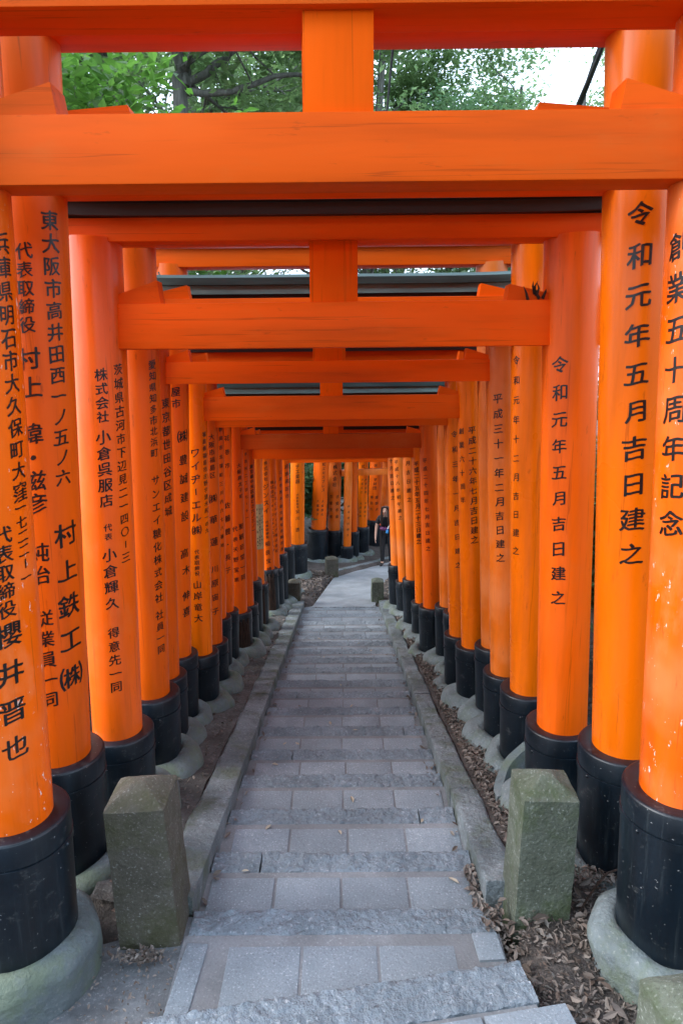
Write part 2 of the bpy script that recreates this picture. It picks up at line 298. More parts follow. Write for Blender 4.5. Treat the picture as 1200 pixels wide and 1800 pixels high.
TEXT=[
 ('G1L', 1.272, 1.292, 2.574, 1.838, 0.0689, '兵庫県明石市大久保町大窪'),
 ('G1L', 1.255, 1.275, 1.788, 1.558, 0.0526, '一七二二ー一'),
 ('G1L', 0.742, 0.713, 1.71, 1.469, 0.0641, '代表取締役'),
 ('G1L', 0.693, 0.655, 1.383, 0.988, 0.0962, '櫻井晋也'),
 ('G2L', 0.926, 0.96, 2.739, 1.798, 0.0771, '東大阪市高井田西一ノ五ノ六'),
 ('G2L', 0.963, 0.963, 1.568, 1.121, 0.1108, '村上鉄工'),
 ('G2L', 0.94, 0.949, 0.958, 0.956, 0.1187, '㈱'),
 ('G2L', 0.209, 0.188, 2.625, 2.369, 0.0659, '代表取締役'),
 ('G2L', 0.166, 0.198, 2.247, 2.144, 0.0972, '村上'),
 ('G2L', 0.156, 0.156, 1.968, 1.7, 0.0914, '暐・滋彦'),
 ('G2L', 0.144, 0.147, 1.594, 1.319, 0.0942, '、純治、'),
 ('G2L', 0.193, 0.223, 1.23, 0.874, 0.0833, '従業員一同'),
 ('G3L', 1.032, 1.008, 2.206, 1.317, 0.0588, '茨城県古河市下辺見二一四〇ー三'),
 ('G3L', 0.377, 0.363, 2.181, 1.993, 0.0618, '株式会社'),
 ('G3L', 0.347, 0.333, 1.9, 1.603, 0.0711, '小倉呉服店'),
 ('G3L', 0.345, 0.349, 1.474, 1.43, 0.0403, '代表'),
 ('G3L', 0.357, 0.372, 1.34, 1.098, 0.0709, '小倉輝久'),
 ('G3L', 0.359, 0.363, 0.946, 0.66, 0.0644, '得意先一同'),
 ('G4L', 0.977, 0.933, 2.226, 1.749, 0.0559, '愛知県知多市北浜町'),
 ('G4L', 0.946, 0.908, 1.596, 0.906, 0.0615, 'サンエイ糖化株式会社'),
 ('G4L', 0.907, 0.941, 0.801, 0.588, 0.06, '社員一同'),
 ('G5L', 1.028, 0.965, 1.996, 1.326, 0.0703, '東京都世田谷区成城'),
 ('G6L', 0.381, 0.406, 2.049, 1.971, 0.0682, '屋市'),
 ('G6L', 0.852, 0.875, 1.752, 1.749, 0.0964, '㈱'),
 ('G6L', 0.876, 0.965, 1.592, 1.197, 0.0785, '豊誠建設'),
 ('G6L', 0.877, 1.012, 0.928, 0.804, 0.0763, '高木'),
 ('G6L', 0.984, 0.994, 0.614, 0.493, 0.0815, '伸喜'),
 ('G7L', 0.225, 0.191, 1.588, 1.002, 0.0806, 'ワイヂーエル㈱'),
 ('G7L', 0.144, 0.141, 0.833, 0.662, 0.0412, '代表取締役'),
 ('G7L', 0.116, 0.131, 0.571, 0.298, 0.0746, '山岸竜大'),
 ('G7L', 1.043, 1.099, 1.721, 0.989, 0.0448, '福島県福島市庄野字清水尻一の九'),
 ('G8L', 0.618, 0.64, 1.651, 1.339, 0.0555, '大阪市福島区'),
 ('G8L', 0.641, 0.652, 1.144, 1.142, 0.0844, '㈱'),
 ('G8L', 0.648, 0.652, 0.966, 0.776, 0.0806, '華蓮'),
 ('G8L', 0.615, 0.6, 0.539, 0.164, 0.0724, '川原宙子'),
 ('G9L', 0.897, 0.922, 1.667, 0.608, 0.046, '静岡市北蒲町三川内六七八番地'),
 ('G10L', 0.692, 0.714, 1.541, 1.279, 0.0596, '花巻市'),
 ('G10L', 0.644, 0.6, 0.891, 0.237, 0.0724, '佐藤豊・長子'),
 ('G11L', 0.749, 0.928, 1.221, 0.901, 0.0523, '大阪府太子町'),
 ('G11L', 0.807, 0.913, 0.585, 0.034, 0.0713, '聖観音堂一同'),
 ('G11L', 0.113, 0.123, 0.562, 0.016, 0.0592, '代表天野宝恵'),
 ('G12L', 0.877, 0.65, 1.51, 0.574, 0.0433, '八王子市別所二丁目七ー十一'),
 ('G13L', 0.744, 0.811, 1.075, 0.32, 0.0529, '東京都中央区勝どき六ノ三ノ一'),
 ('G15L', 0.552, 0.459, 0.873, 0.648, 0.0638, '株式会社'),
 ('G15L', 0.39, 0.232, 0.535, 0.192, 0.0965, 'ジンスイ'),
 ('G15L', 0.229, 0.196, 0.026, -0.191, 0.0446, '代表取締役'),
 ('G15L', 0.138, 0.201, -0.291, -0.674, 0.0819, '相良宝靖'),
 ('G16L', 0.306, -0.017, 0.506, -0.545, 0.0599, '株式会社フォーリッチビルディング'),
 ('G16L', 0.956, 0.62, 0.5, -0.55, 0.0557, 'タカトミビルディング株式会社'),
 ('G17L', 0.788, 0.764, 0.562, 0.143, 0.0629, '三原市熊本'),
 ('G17L', 0.718, 0.727, 0.014, -0.688, 0.0638, '満生泰有赤鶴育郎'),
 ('G18L', 0.671, 0.604, 0.535, 0.028, 0.0868, '府岸和田市'),
 ('FYL', 0.061, 0.061, 0.274, -0.019, 0.1001, 'チエ楽器'),
 ('FYL', 0.061, 0.061, -0.291, -0.531, 0.0561, '代表取締役'),
 ('FYL', 0.061, 0.061, -0.623, -0.761, 0.0901, '安川'),
 ('FYL', 0.061, 0.061, -0.993, -0.999, 0.0905, '透'),
 ('FYL', 0.818, 0.878, 0.311, 0.153, 0.0445, '二ー七'),
 ('FAL', 0.347, 0.431, -0.001, -0.593, 0.0908, '松エキスプレス'),
 ('FAL', 0.424, 0.428, -0.859, -1.167, 0.0721, '大富国光'),
 ('FAL', -0.22, -0.181, -0.856, -1.163, 0.072, '大富操子'),
 ('FBL', 0.053, 0.023, -0.136, -0.554, 0.1135, '株式会社'),
 ('FBL', 0.522, 0.499, -0.845, -1.327, 0.0945, '衣斐孝雄'),
 ('FBL', -0.481, -0.511, -0.844, -1.327, 0.0945, '衣斐茂樹'),
 ('FCL', 0.266, 0.097, -1.013, -1.707, 0.0664, '鈴木孝行律子'),
 ('FEL', -0.093, -0.091, -0.263, -0.277, 0.0986, '武'),
 ('FEL', -0.156, -0.341, -0.591, -0.908, 0.0666, '大武正之'),
 ('FEL', -0.416, -0.489, -1.199, -1.521, 0.0672, '大武正和'),
 ('FEL', 0.573, 0.567, -0.595, -0.911, 0.0667, '大武正則'),
 ('FEL', 0.553, 0.481, -1.187, -1.522, 0.0672, '大武和子'),
 ('FFL', -0.172, -0.143, -0.409, -0.516, 0.0905, '国際'),
 ('FFL', -0.11, -0.178, -0.791, -1.021, 0.0985, '学財団'),
 ('FFL', -0.57, -0.571, -1.273, -1.6, 0.0916, '瀬田大'),
 ('FFL', 0.244, 0.341, -1.27, -1.598, 0.0915, '服部太'),
 ('G1R', -1.232, -1.062, 2.555, 1.727, 0.0946, '創業五十周年記念'),
 ('G2R', -0.381, -0.343, 2.736, 1.481, 0.1003, '令和元年五月吉日建之'),
 ('G3R', -0.67, -0.557, 2.212, 1.107, 0.0825, '令和元年五月吉日建之'),
 ('G4R', -1.07, -1.04, 2.237, 1.171, 0.0538, '令和元年十二月吉日建之'),
 ('G5R', -0.559, -0.494, 2.012, 1.016, 0.0668, '平成三十一年二月吉日建之'),
 ('G7R', -0.033, 0.035, 1.741, 0.912, 0.0656, '平成二十六年七月吉日建之'),
 ('G7R', -0.911, -0.872, 1.734, 1.217, 0.0529, '創業六十周年'),
 ('G8R', -0.39, -0.216, 1.661, 0.563, 0.0586, '令和三年一月吉日建之'),
 ('G11R', -0.638, -0.461, 1.261, 0.339, 0.0555, '平成二十四年七月吉日建之'),
 ('G13R', -0.535, -0.411, 1.096, 0.173, 0.0694, '平成二十五年五月二十三日建之'),
 ('G14R', -0.394, -0.287, 1.025, 0.57, 0.0667, '月吉日建之'),
 ('G15R', -0.488, -0.283, 0.877, 0.079, 0.0642, '平成十八年初午建之'),
 ('G16R', -0.49, -0.353, 0.816, 0.26, 0.0719, '十月吉日建之'),
]
# ------------------------------------------------------------------ terrain shape
Y0, P, D = 2.4415, 0.457, 0.0931
SL, SL2, YB = D/P, 0.15, 10.6
def zn(y):                                                # line through the step nosings, then the ramp
    return -SL*(min(y, YB) - Y0) - SL2*max(0.0, min(y, 40) - YB) - 0.05*max(0, y - 40)
LANDL = [(-0.60, 10.56), (-0.487, 10.63), (-0.107, 14.08), (0.511, 14.97), (1.26, 16.28), (2.6, 18.2), (4.5, 20.2), (8, 23)]
LANDR = [(0.585, 10.56), (0.545, 10.63), (0.62, 11.95), (1.00, 13.1), (1.75, 14.2), (3.1, 15.9), (5.0, 17.6), (8.6, 20.4)]
def seg_d(p, a, b):
    ax, ay = a; bx, by = b; dx, dy = bx-ax, by-ay
    t = max(0, min(1, ((p[0]-ax)*dx + (p[1]-ay)*dy)/(dx*dx+dy*dy)))
    return math.hypot(p[0]-ax-t*dx, p[1]-ay-t*dy)
CEN = [(0.0, -6.0), (0.0, 10.6)] + [((a[0]+b[0])/2, (a[1]+b[1])/2) for a, b in zip(LANDL[2:], LANDR[2:])]
def path_d(x, y): return min(seg_d((x, y), CEN[i], CEN[i+1]) for i in range(len(CEN)-1))
def ground_z(x, y):
    z = zn(y) + 0.045
    if y < 2.5: z = min(z, 0.02 + max(0, 1.6-y)*0.2)
    d = path_d(x, y)
    if y < 2.45 and -1.5 < x < -0.4: z -= 0.07
    if y > 10.7: z -= 0.12*min(1, max(0, 0.62-d)/0.10)
    elif d < 0.73: z -= 0.22*min(1, (0.73-d)/0.06) if y > 2.35 else 0.05*min(1, (0.73-d)/0.06)
    if d > 1.5: z += (0.15 + 0.05*math.tanh(x/6.0))*(d-1.5) - (0.004*(d-1.5)**2 if d < 20 else 0.004*18.5**2 + 0.148*(d-20))
    z += noise.noise(Vector((x*0.9, y*0.9, 0)))*0.05*min(1, d/1.5) + noise.noise(Vector((x*3.5, y*3.5, 4)))*0.018
    return z
def grid_lines(a, b, fine0, fine1, df, dc):
    out = []; x = a
    while x < b:
        out.append(x); x += df if fine0 <= x < fine1 else dc
        if out[-1] < fine0 < x: x = fine0
    out.append(b); return out
xs = grid_lines(-70, 70, -3.2, 3.2, 0.09, 2.5); ys = grid_lines(-12, 110, 0.8, 17, 0.12, 2.5)
g = MB(); nx = len(xs)
g.v = [(x, y, ground_z(x, y)) for y in ys for x in xs]
g.f = [(j*nx+i, j*nx+i+1, (j+1)*nx+i+1, (j+1)*nx+i) for j in range(len(ys)-1) for i in range(nx-1)]; g.m = [0]*len(g.f)
tag(g.build('forest_floor', M_SOIL, smooth=180), kind='structure')

# ------------------------------------------------------------------ the stepped path
NOSE = [2.442, 2.901, 3.366, 3.83, 4.259, 4.732, 5.203, 5.676, 6.067, 6.56, 6.996, 7.428, 7.847, 8.275, 8.751, 9.282, 9.932, 10.554]
XL, XR = -0.625, 0.605
def rough_bar(mb, x0, x1, y0, y1, z, h, amp=0.006, seed=0):
    # a rough-hewn granite block with an uneven top and rounded arrises
    nxx, nyy = int((x1-x0)/0.0115), max(8, int((y1-y0)/0.0115)); vs = []; fs = []
    for j in range(nyy+1):
        for i in range(nxx+1):
            x = x0 + (x1-x0)*i/nxx; y = y0 + (y1-y0)*j/nyy
            q = Vector((x*17, y*17, seed*3.7))
            zz = z + amp*(noise.noise(q)*0.9 + noise.noise(q*2.9)*1.5)
            e = min(j, nyy-j)/nyy
            if j == nyy: zz -= 0.010
            if j == 0: zz -= 0.006
            vs.append((x, y + (0.004*noise.noise(Vector((x*9, seed, 1))) if j in (0, nyy) else 0), zz))
    for j in range(nyy):
        for i in range(nxx): fs.append((j*(nxx+1)+i, j*(nxx+1)+i+1, (j+1)*(nxx+1)+i+1, (j+1)*(nxx+1)+i))
    b0 = len(vs); per = [i for i in range(nxx+1)] + [(j+1)*(nxx+1)-1 for j in range(1, nyy+1)] + [nyy*(nxx+1)+i for i in range(nxx-1, -1, -1)] + [j*(nxx+1) for j in range(nyy-1, 0, -1)]
    for i in per: vs.append((vs[i][0], vs[i][1], z-h))
    for k in range(len(per)):
        k2 = (k+1) % len(per); fs.append((per[k], b0+k, b0+k2, per[k2]))
    mb.add(vs, fs)
bars, tiles, mort = MB(), MB(), MB()
for k in range(0, 18):
    y1 = NOSE[k]; y0 = NOSE[k-1] if k else 1.86
    z = zn(NOSE[k]) if k else 0.0
    gd = 0.145 + random.uniform(-0.012, 0.012)
    # granite nosing in one or two lengths
    if k % 3 == 0: cuts = [XL, XR]
    elif k % 3 == 1: cuts = [XL, XL + random.uniform(0.12, 0.3), XR]
    else: cuts = [XL, XR - random.uniform(0.15, 0.4), XR]
    for a, b_ in zip(cuts, cuts[1:]): rough_bar(bars, a+0.004, b_-0.003, y1-gd, y1+random.uniform(-0.004, 0.004), z, 0.16, 0.0075, seed=k+a)
    ym = y1 - gd
    mort.box(((XL+XR)/2, (y0+ym)/2, z-0.0625), (XR-XL+0.02, ym-y0, 0.12), 0)
    ty1 = ym - 0.035 - random.uniform(0, 0.012); ty0 = max(y0 + 0.004, ty1 - 0.29)
    if k == 0: ty0 = 1.87; ty1 = 2.245
    xsj = [-0.595, -0.297, 0.003, 0.303, 0.588] if k else [-0.455, -0.165, 0.13, 0.43]
    sh = random.uniform(-0.02, 0.02)
    if k >= 8 and k % 2: sh += 0.05
    for a, b_ in zip(xsj, xsj[1:]):
        tiles.box(((a+b_)/2 + sh*(1 if k else 0), (ty0+ty1)/2, z-0.028 + random.uniform(-0.002, 0.002)), (b_-a-0.009-random.uniform(0, 0.004), ty1-ty0, 0.06), 0.004,
                  rot=Matrix.Rotation(random.uniform(-0.006, 0.006), 3, 'X') @ Matrix.Rotation(random.uniform(-0.006, 0.006), 3, 'Y'))
# pale border slabs at the foot of the near posts
tiles.box((-0.585, 2.075, -0.026), (0.085, 0.37, 0.06), 0.005, rot=Matrix.Rotation(-0.06, 3, 'Z'))
tiles.box((0.557, 2.235, -0.022), (0.10, 0.13, 0.06), 0.006, rot=Matrix.Rotation(0.05, 3, 'Z'))
# the step where the camera stands, its edge turned a little
ang = math.atan2(2.075-1.872, 0.585+0.66)
blk = MB(); rough_bar(blk, -0.66, 0.66, -0.17, 0.0, 0.0, 0.24, 0.0075, seed=41)
Mx = Matrix.Translation((-0.02, 1.975, 0.1)) @ Matrix.Rotation(ang, 4, 'Z')
bars.add([Mx @ Vector(p) for p in blk.v], blk.f)
for a in range(-2, 3):
    q = Mx @ Vector((a*0.3, -0.33, -0.03)); tiles.box(q, (0.29, 0.28, 0.06), 0.004, rot=Matrix.Rotation(ang, 3, 'Z'))
q = Mx @ Vector((0, -0.42, -0.07)); mort.box(q, (1.3, 0.5, 0.12), rot=Matrix.Rotation(ang, 3, 'Z'))
for s in range(1, 5):
    mort.box((0, 1.42-0.45*s, 0.1+0.093*s-0.06), (1.3, 0.47, 0.14)); rough_bar(bars, -0.62, 0.62, 1.5-0.45*s, 1.64-0.45*s, 0.1+0.093*s+0.012, 0.12, seed=60+s)
tag(bars.build('step_stone', M_GRAN, smooth=50), kind='structure')
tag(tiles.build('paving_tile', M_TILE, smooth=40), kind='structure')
tag(mort.build('mortar_bed', M_MORT, smooth=0), kind='structure')
# cement apron beside the near left post
ap = MB()
cs = [(-1.6, 1.2), (-0.52, 1.2), (-0.50, 2.30), (-0.62, 2.40), (-0.88, 2.42), (-0.90, 2.30), (-1.05, 2.25), (-1.6, 2.2)]
top = [(x, y, -0.007 - 0.014*(x < -0.8)) for x, y in cs]; bot = [(x, y, -0.2) for x, y in cs]; n_ = len(cs)
ap.add(top + bot, [tuple(range(n_))] + [(i, i+n_, (i+1) % n_+n_, (i+1) % n_) for i in range(n_)])
tag(ap.build('cement_apron', M_CEM, smooth=0), kind='structure')
# kerbs: sloping granite lengths with small steps between them
def kerb(side):
    mb = MB(); y = 2.42 if side < 0 else 2.52; i = 0
    while y < 10.75:
        ln = random.uniform(0.75, 1.15); y2 = min(10.8, y+ln); wd = (0.175 if side < 0 else 0.145) + random.uniform(-0.008, 0.010)
        n = max(8, int((y2-y)/0.022)); m_ = 11; vs = []; fs = []
        dz = random.uniform(-0.003, 0.005) + 0.062; dxx = random.uniform(-0.003, 0.003)
        for j in range(n+1):
            yy = y + 0.004 + (y2-y-0.008)*j/n
            for q in range(m_+1):
                t = q/m_; xin = XL-0.004 if side < 0 else XR+0.004
                wob = noise.noise(Vector((yy*3.0, side, 2.2)))*0.012
                x = xin + side*(wd+wob*(t > 0.9)*1.6)*t + dxx
                zz = zn(yy) + dz + 0.004*noise.noise(Vector((x*14, yy*14, side))) + 0.008*noise.noise(Vector((x*42, yy*42, side)))
                if q in (0,): zz -= 0.005; x += 0.003*noise.noise(Vector((yy*7, side, 7)))
                if q == m_: zz -= 0.012
                vs.append((x, yy, zz))
        w_ = m_+1
        for j in range(n):
            for q in range(m_): fs.append((j*w_+q, j*w_+q+1, (j+1)*w_+q+1, (j+1)*w_+q))
        per = list(range(w_)) + [(j+1)*w_-1 for j in range(1, n+1)] + [n*w_+q for q in range(m_-1, -1, -1)] + [j*w_ for j in range(n-1, 0, -1)]
        b0 = len(vs)
        for k in per: vs.append((vs[k][0], vs[k][1], vs[k][2]-0.26))
        for k in range(len(per)): k2 = (k+1) % len(per); fs.append((per[k], b0+k, b0+k2, per[k2]))
        mb.add(vs, fs); y = y2; i += 1
    return tag(mb.build('kerb', M_KERB, smooth=50), kind='structure')
kerb(-1); kerb(1)
# landing / ramp beyond the steps
la = MB(); n_ = len(LANDL)
for (a, b_), (c, d) in zip(zip(LANDL, LANDR), zip(LANDL[1:], LANDR[1:])):
    S = 10; T = 8; vs = []; fs = []
    for i in range(S+1):
        for j in range(T+1):
            u, v = i/S, j/T
            x = (a[0]*(1-u)+c[0]*u)*(1-v) + (b_[0]*(1-u)+d[0]*u)*v; y = (a[1]*(1-u)+c[1]*u)*(1-v) + (b_[1]*(1-u)+d[1]*u)*v
            vs.append((x, y, zn(y) + 0.004*noise.noise(Vector((x*2, y*2, 0)))))
    for i in range(S):
        for j in range(T): fs.append((i*(T+1)+j, i*(T+1)+j+1, (i+1)*(T+1)+j+1, (i+1)*(T+1)+j))
    la.add(vs, fs)
tag(la.build('landing', M_LAND, smooth=60), kind='structure')
ke = MB()
for i in range(2, n_-1):
    (x0, y0), (x1, y1) = LANDL[i], LANDL[i+1]; L_ = math.hypot(x1-x0, y1-y0); a_ = math.atan2(y1-y0, x1-x0)
    for q in range(int(L_/0.55)+1):
        t = (q+0.5)/(int(L_/0.55)+1); x = x0+(x1-x0)*t; y = y0+(y1-y0)*t
        ke.box((x-0.06*math.sin(a_), y+0.06*math.cos(a_), zn(y)-0.03), (L_/(int(L_/0.55)+1)-0.01, 0.13, 0.18), 0.012, rot=Matrix.Rotation(a_, 3, 'Z') @ Matrix.Rotation(math.atan2(zn(y1)-zn(y0), L_)*-1, 3, 'Y'), jit=0.004)
tag(ke.build('landing_kerb', M_KERB, smooth=40), kind='structure')

# ------------------------------------------------------------------ brush lettering
_fc = bpy.data.curves.new('lettering', 'FONT'); _fo = bpy.data.objects.new('lettering', _fc); COL.objects.link(_fo)
_fc.resolution_u = 2
GC = {}
def glyph(ch, bold):
    key = (ch, bold)
    if key in GC: return GC[key]
    _fc.body = ch
    dg = bpy.context.evaluated_depsgraph_get(); dg.update()
    me = bpy.data.meshes.new_from_object(_fo.evaluated_get(dg))
    bm = bmesh.new(); bm.from_mesh(me); bpy.data.meshes.remove(me)
    bmesh.ops.triangulate(bm, faces=bm.faces[:])
    xsv = [v.co.x for v in bm.verts]; cx = 0.5
    if xsv and ch not in 'ー・、': cx = (min(xsv)+max(xsv))/2
    for i in range(-1, 12):
        bmesh.ops.bisect_plane(bm, geom=bm.verts[:]+bm.edges[:]+bm.faces[:], plane_co=(i*0.1, 0, 0), plane_no=(1, 0, 0))
    vs = []
    rot = ch == 'ー'
    for v in bm.verts:
        x, y = v.co.x - cx, v.co.y - 0.38
        if rot: x, y = y*0.9, -x*0.75
        wv = noise.noise(Vector((x*5.0, y*5.0, ord(ch) % 97)))*0.020
        vs.append((x*1.0 + wv, y + 0.085*x + wv*0.8 + 0.03*math.sin(x*7)))
    bm.verts.index_update()
    GC[key] = (vs, [tuple(v.index for v in f.verts) for f in bm.faces]); bm.free()
    return GC[key]
def inscription(pil, A, d, r, cols):
    # cols: (phi0, phi1, z0, z1, em, text) wrapped round the pillar
    d = Vector(d).normalized(); A = Vector(A); ex = Vector((0, 1, 0)).cross(d).normalized(); ey = d.cross(ex)
    mb = MB()
    for p0, p1, z0, z1, em, s, bold in cols:
        n = len(s)
        for i, ch in enumerate(s):
            t = i/(n-1) if n > 1 else 0
            ph = p0+(p1-p0)*t; z = z0+(z1-z0)*t; e = em*random.uniform(0.95, 1.06); tl = random.uniform(-0.03, 0.03)
            gv, gf = glyph(ch, 0)
            for q, (ox, oy) in enumerate(((-bold*0.55, -bold*0.35), (bold*0.55, bold*0.35), (-bold*0.2, bold*0.5))):
                vs = []
                for x, y in gv:
                    x, y = x - y*tl + ox, y + x*tl + oy
                    a = ph + x*e/r; h = (z - A.z)/d.z + y*e
                    vs.append(A + d*h + (ex*math.sin(a) - ey*math.cos(a))*(r+0.0012+0.0003*q))
                mb.add(vs, gf)
    return mb.build('inscription', M_INK, parent=pil, smooth=0)

# ------------------------------------------------------------------ torii gates
def beam_x(mb, x0, x1, y, z0, z1, th, roll=0.0, zr=None, bev=0.006, mi=0):
    # a squared timber from x0 to x1; zr = difference of height between its ends
    L_ = x1-x0; a = math.atan2(zr or 0.0, L_)
    mb.box(((x0+x1)/2, y, (z0+z1)/2), (L_, th, z1-z0), bev, rot=Matrix.Rotation(-a, 3, 'Y'), mi=mi)
def pillar_parts(root, A, B, r, zring, zgr, paintm, cols, rsl=0.052, rotten=False, stone_ring=True, bold=0.02, label=None, ringsc=1.0):
    # A, B: lower and upper end of the axis
    A, B = Vector(A), Vector(B); d = (B-A).normalized(); H = (B-A).length
    mb = MB(); n = 10; ph = random.uniform(0, 6)
    mb.lathe(A, d, [(H*i/n, r*(1.0 + 0.004*math.sin(i*1.3+ph))) for i in range(n+1)], n=64)
    pil = mb.build('pillar', paintm, parent=root, smooth=60)
    if label: pil['label'] = label
    hz = lambda z: (z - A.z)/d.z
    rs = r + rsl; hr = hz(zring); h0 = hz(zgr) - 0.06
    sb = MB(); ban = min(0.095, (hr-h0)*0.25)
    sb.lathe(A, d, [(h0, rs*1.015), (h0+0.2*(hr-h0), rs*1.008), (hr-ban-0.035, rs), (hr-ban-0.033, rs+0.004), (hr-ban-0.004, rs+0.004), (hr-ban-0.002, rs-0.003), (hr-ban, rs-0.003), (hr-ban+0.002, rs+0.001), (hr-0.008, rs), (hr-0.002, rs-0.004), (hr, rs-0.012), (hr-0.004, r-0.01)], n=56, cap=False)
    ex = Vector((0, 1, 0)).cross(d).normalized(); ey = d.cross(ex); a0 = random.uniform(-0.6, 0.6)
    for q in range(4):
        a = a0 + q*1.55; p = A + d*(hr-ban-0.018) + (ex*math.sin(a) - ey*math.cos(a))*(rs+0.002); sb.sphere(p, 0.0085, 6)
    sl_ = sb.build('base_sleeve', M_SLEEVE, parent=pil, smooth=45)
    if rotten:
        # the sleeve's cover has broken away, showing the rotten foot of the post
        rb = MB(); a1 = rotten
        for k in range(7):
            a = a1 + (k-3)*0.12; p = A + (ex*math.sin(a) - ey*math.cos(a))*(rs*0.985)
            rb.tube([p + d*(h0+0.05), p + d*((h0+hr)/2), p + d*(hr - 0.05 - 0.03*(k % 3))], [0.026, 0.024, 0.014+0.004*(k % 2)], 6)
        rb.build('rotten_foot', M_ROT, parent=pil, smooth=60)
    if stone_ring:
        w_ = random.uniform(0.105, 0.145)*ringsc; hh = random.uniform(0.095, 0.14)*ringsc
        rb = MB(); c = A + d*hz(zgr); sx = random.uniform(-0.012, 0.012)
        prof = [(-0.22, rs+w_*0.86), (-0.06, rs+w_*0.97), (hh*0.10, rs+w_*1.02), (hh*0.35, rs+w_*1.0), (hh*0.6, rs+w_*0.90), (hh*0.82, rs+w_*0.72), (hh*0.95, rs+w_*0.5), (hh, rs+w_*0.25), (hh*0.97, rs+0.002), (hh*0.6, rs-0.02)]
        rb.lathe((c.x+sx, c.y, zgr - (random.uniform(0.0, 0.035) if c.x > 0 else 0)), (0, 0, 1), prof, n=56, nz=0.034, nsc=6.0, cap=False)
        rb.build('foundation_stone', M_RING, parent=root, smooth=60)
    if cols: inscription(pil, A, d, r, [c + (bold,) for c in cols])
    return pil
def roof_beam(root, x0, x1, y, z, zr, pale):
    # the dark roofed top beam: cross-section swept along x, its ends swept up
    prof = [(-0.155, 0.0), (-0.158, 0.062), (-0.195, 0.066), (-0.172, 0.128), (-0.190, 0.132), (-0.184, 0.182), (0.0, 0.225), (0.184, 0.182), (0.19, 0.132), (0.172, 0.128), (0.195, 0.066), (0.158, 0.062), (0.155, 0.0)]
    mb = MB(); n = 24; m_ = len(prof); mid = (x0+x1)/2; hw = (x1-x0)/2
    vs = []; fs = []; mi = []
    for i in range(n+1):
        x = x0 + (x1-x0)*i/n; t = abs(x-mid)/hw
        for (py, pz) in prof: vs.append((x, y+py*0.80, z + pz*0.79 + 0.085*t**7 + (zr or 0)*(x-mid)/(2*hw)))
    b0 = 0
    for i in range(n):
        for k in range(m_):
            k2 = (k+1) % m_
            f_ = (i*m_+k, i*m_+k2, (i+1)*m_+k2, (i+1)*m_+k)
            mb_i = 2 if k in (2, 9) else (1 if 3 <= k <= 8 else 0)  # inclined facets take the lighter, skylit colour
            fs.append(f_); mi.append(mb_i)
    mb.v = vs; mb.f = fs + [tuple(range(m_)), tuple(n*m_+k for k in range(m_-1, -1, -1))]; mb.m = mi + [0, 0]
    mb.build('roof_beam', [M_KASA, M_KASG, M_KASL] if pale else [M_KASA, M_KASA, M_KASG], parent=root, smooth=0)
def wedge(root, x_in, x_out, y, z, h_in, h_out, th, pm, label=None):
    mb = MB(); sg = 1 if x_in > x_out else -1
    pr = [(x_out, z), (x_in + 0.012*sg, z), (x_in, z+h_in), (x_out, z+h_out)]
    mb.add([(x, y-th/2, zz) for x, zz in pr] + [(x, y+th/2, zz) for x, zz in pr],
           [(0, 1, 2, 3), (7, 6, 5, 4)] + [(i, i+4, (i+1) % 4+4, (i+1) % 4) for i in range(4)])
    o = mb.build('wedge', pm, parent=root, smooth=0)
    if label: o['label'] = label
    return o
TX = {}
for key, p0, p1, z0, z1, em, s in TEXT: TX.setdefault(key, []).append((p0, p1, z0, z1, em*(0.90 if key in ('G1L', 'G2L') else 0.92), s))
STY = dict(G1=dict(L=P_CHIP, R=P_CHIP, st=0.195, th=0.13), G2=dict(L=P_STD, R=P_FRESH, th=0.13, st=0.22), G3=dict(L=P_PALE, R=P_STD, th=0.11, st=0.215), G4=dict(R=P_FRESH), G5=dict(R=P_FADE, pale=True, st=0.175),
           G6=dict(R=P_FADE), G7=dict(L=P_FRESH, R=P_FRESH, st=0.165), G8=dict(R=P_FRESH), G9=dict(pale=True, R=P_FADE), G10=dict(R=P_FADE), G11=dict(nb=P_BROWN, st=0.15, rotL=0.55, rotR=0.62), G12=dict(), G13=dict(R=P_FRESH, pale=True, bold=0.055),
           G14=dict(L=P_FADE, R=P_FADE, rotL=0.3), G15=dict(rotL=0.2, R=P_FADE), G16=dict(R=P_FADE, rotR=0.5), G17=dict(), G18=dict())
LAB = dict(
 G1='nearest torii gate, chipped paint, its pillars running off both frame edges',
 G2='second torii gate, bright right pillar reading 令和元年五月 in large characters',
 G3='third torii gate, left pillar of the kimono shop tinted pale for sky sheen, splintered right wedge',
 G4='fourth torii gate, right pillar reading 令和元年十二月, left one サンエイ糖化',
 G5='torii gate with 平成三十一年二月 on its faded right pillar and a green-grey roof beam',
 G6='tall torii gate with 豊誠建設 on its left pillar and a blank pinkish right one',
 G7='torii gate with ワイヂーエル on the left pillar and 平成二十六年七月 on the right',
 G8='torii gate with 華蓮 on the left pillar and 令和三年一月 on the right',
 G9='torii gate with a thin address column, squeezed behind the 華蓮 gate',
 G10='torii gate with 花巻市 on its left pillar, no writing seen on the right',
 G11='torii gate with a brownish weathered lower beam and 聖観音堂一同 on the left pillar',
 G12='slim torii gate just behind the brownish beam, reading 八王子市',
 G13='torii gate with a yellow-orange right pillar bearing bold 平成二十五年五月二十三日',
 G14='torii gate whose pinkish left pillar carries a yellowed paper notice',
 G15='torii gate reading ジンスイ on the left and 平成十八年初午 on the right',
 G16='torii gate reading フォーリッチビルディング, its right sleeve rotten and split',
 G17='torii gate reading 三原市熊本 on the left pillar, right pillar hidden',
 G18='torii gate reading 岸和田市, last before the far left bollard')
GRP = 'vermilion torii gates over the path'
RINGZ = {}
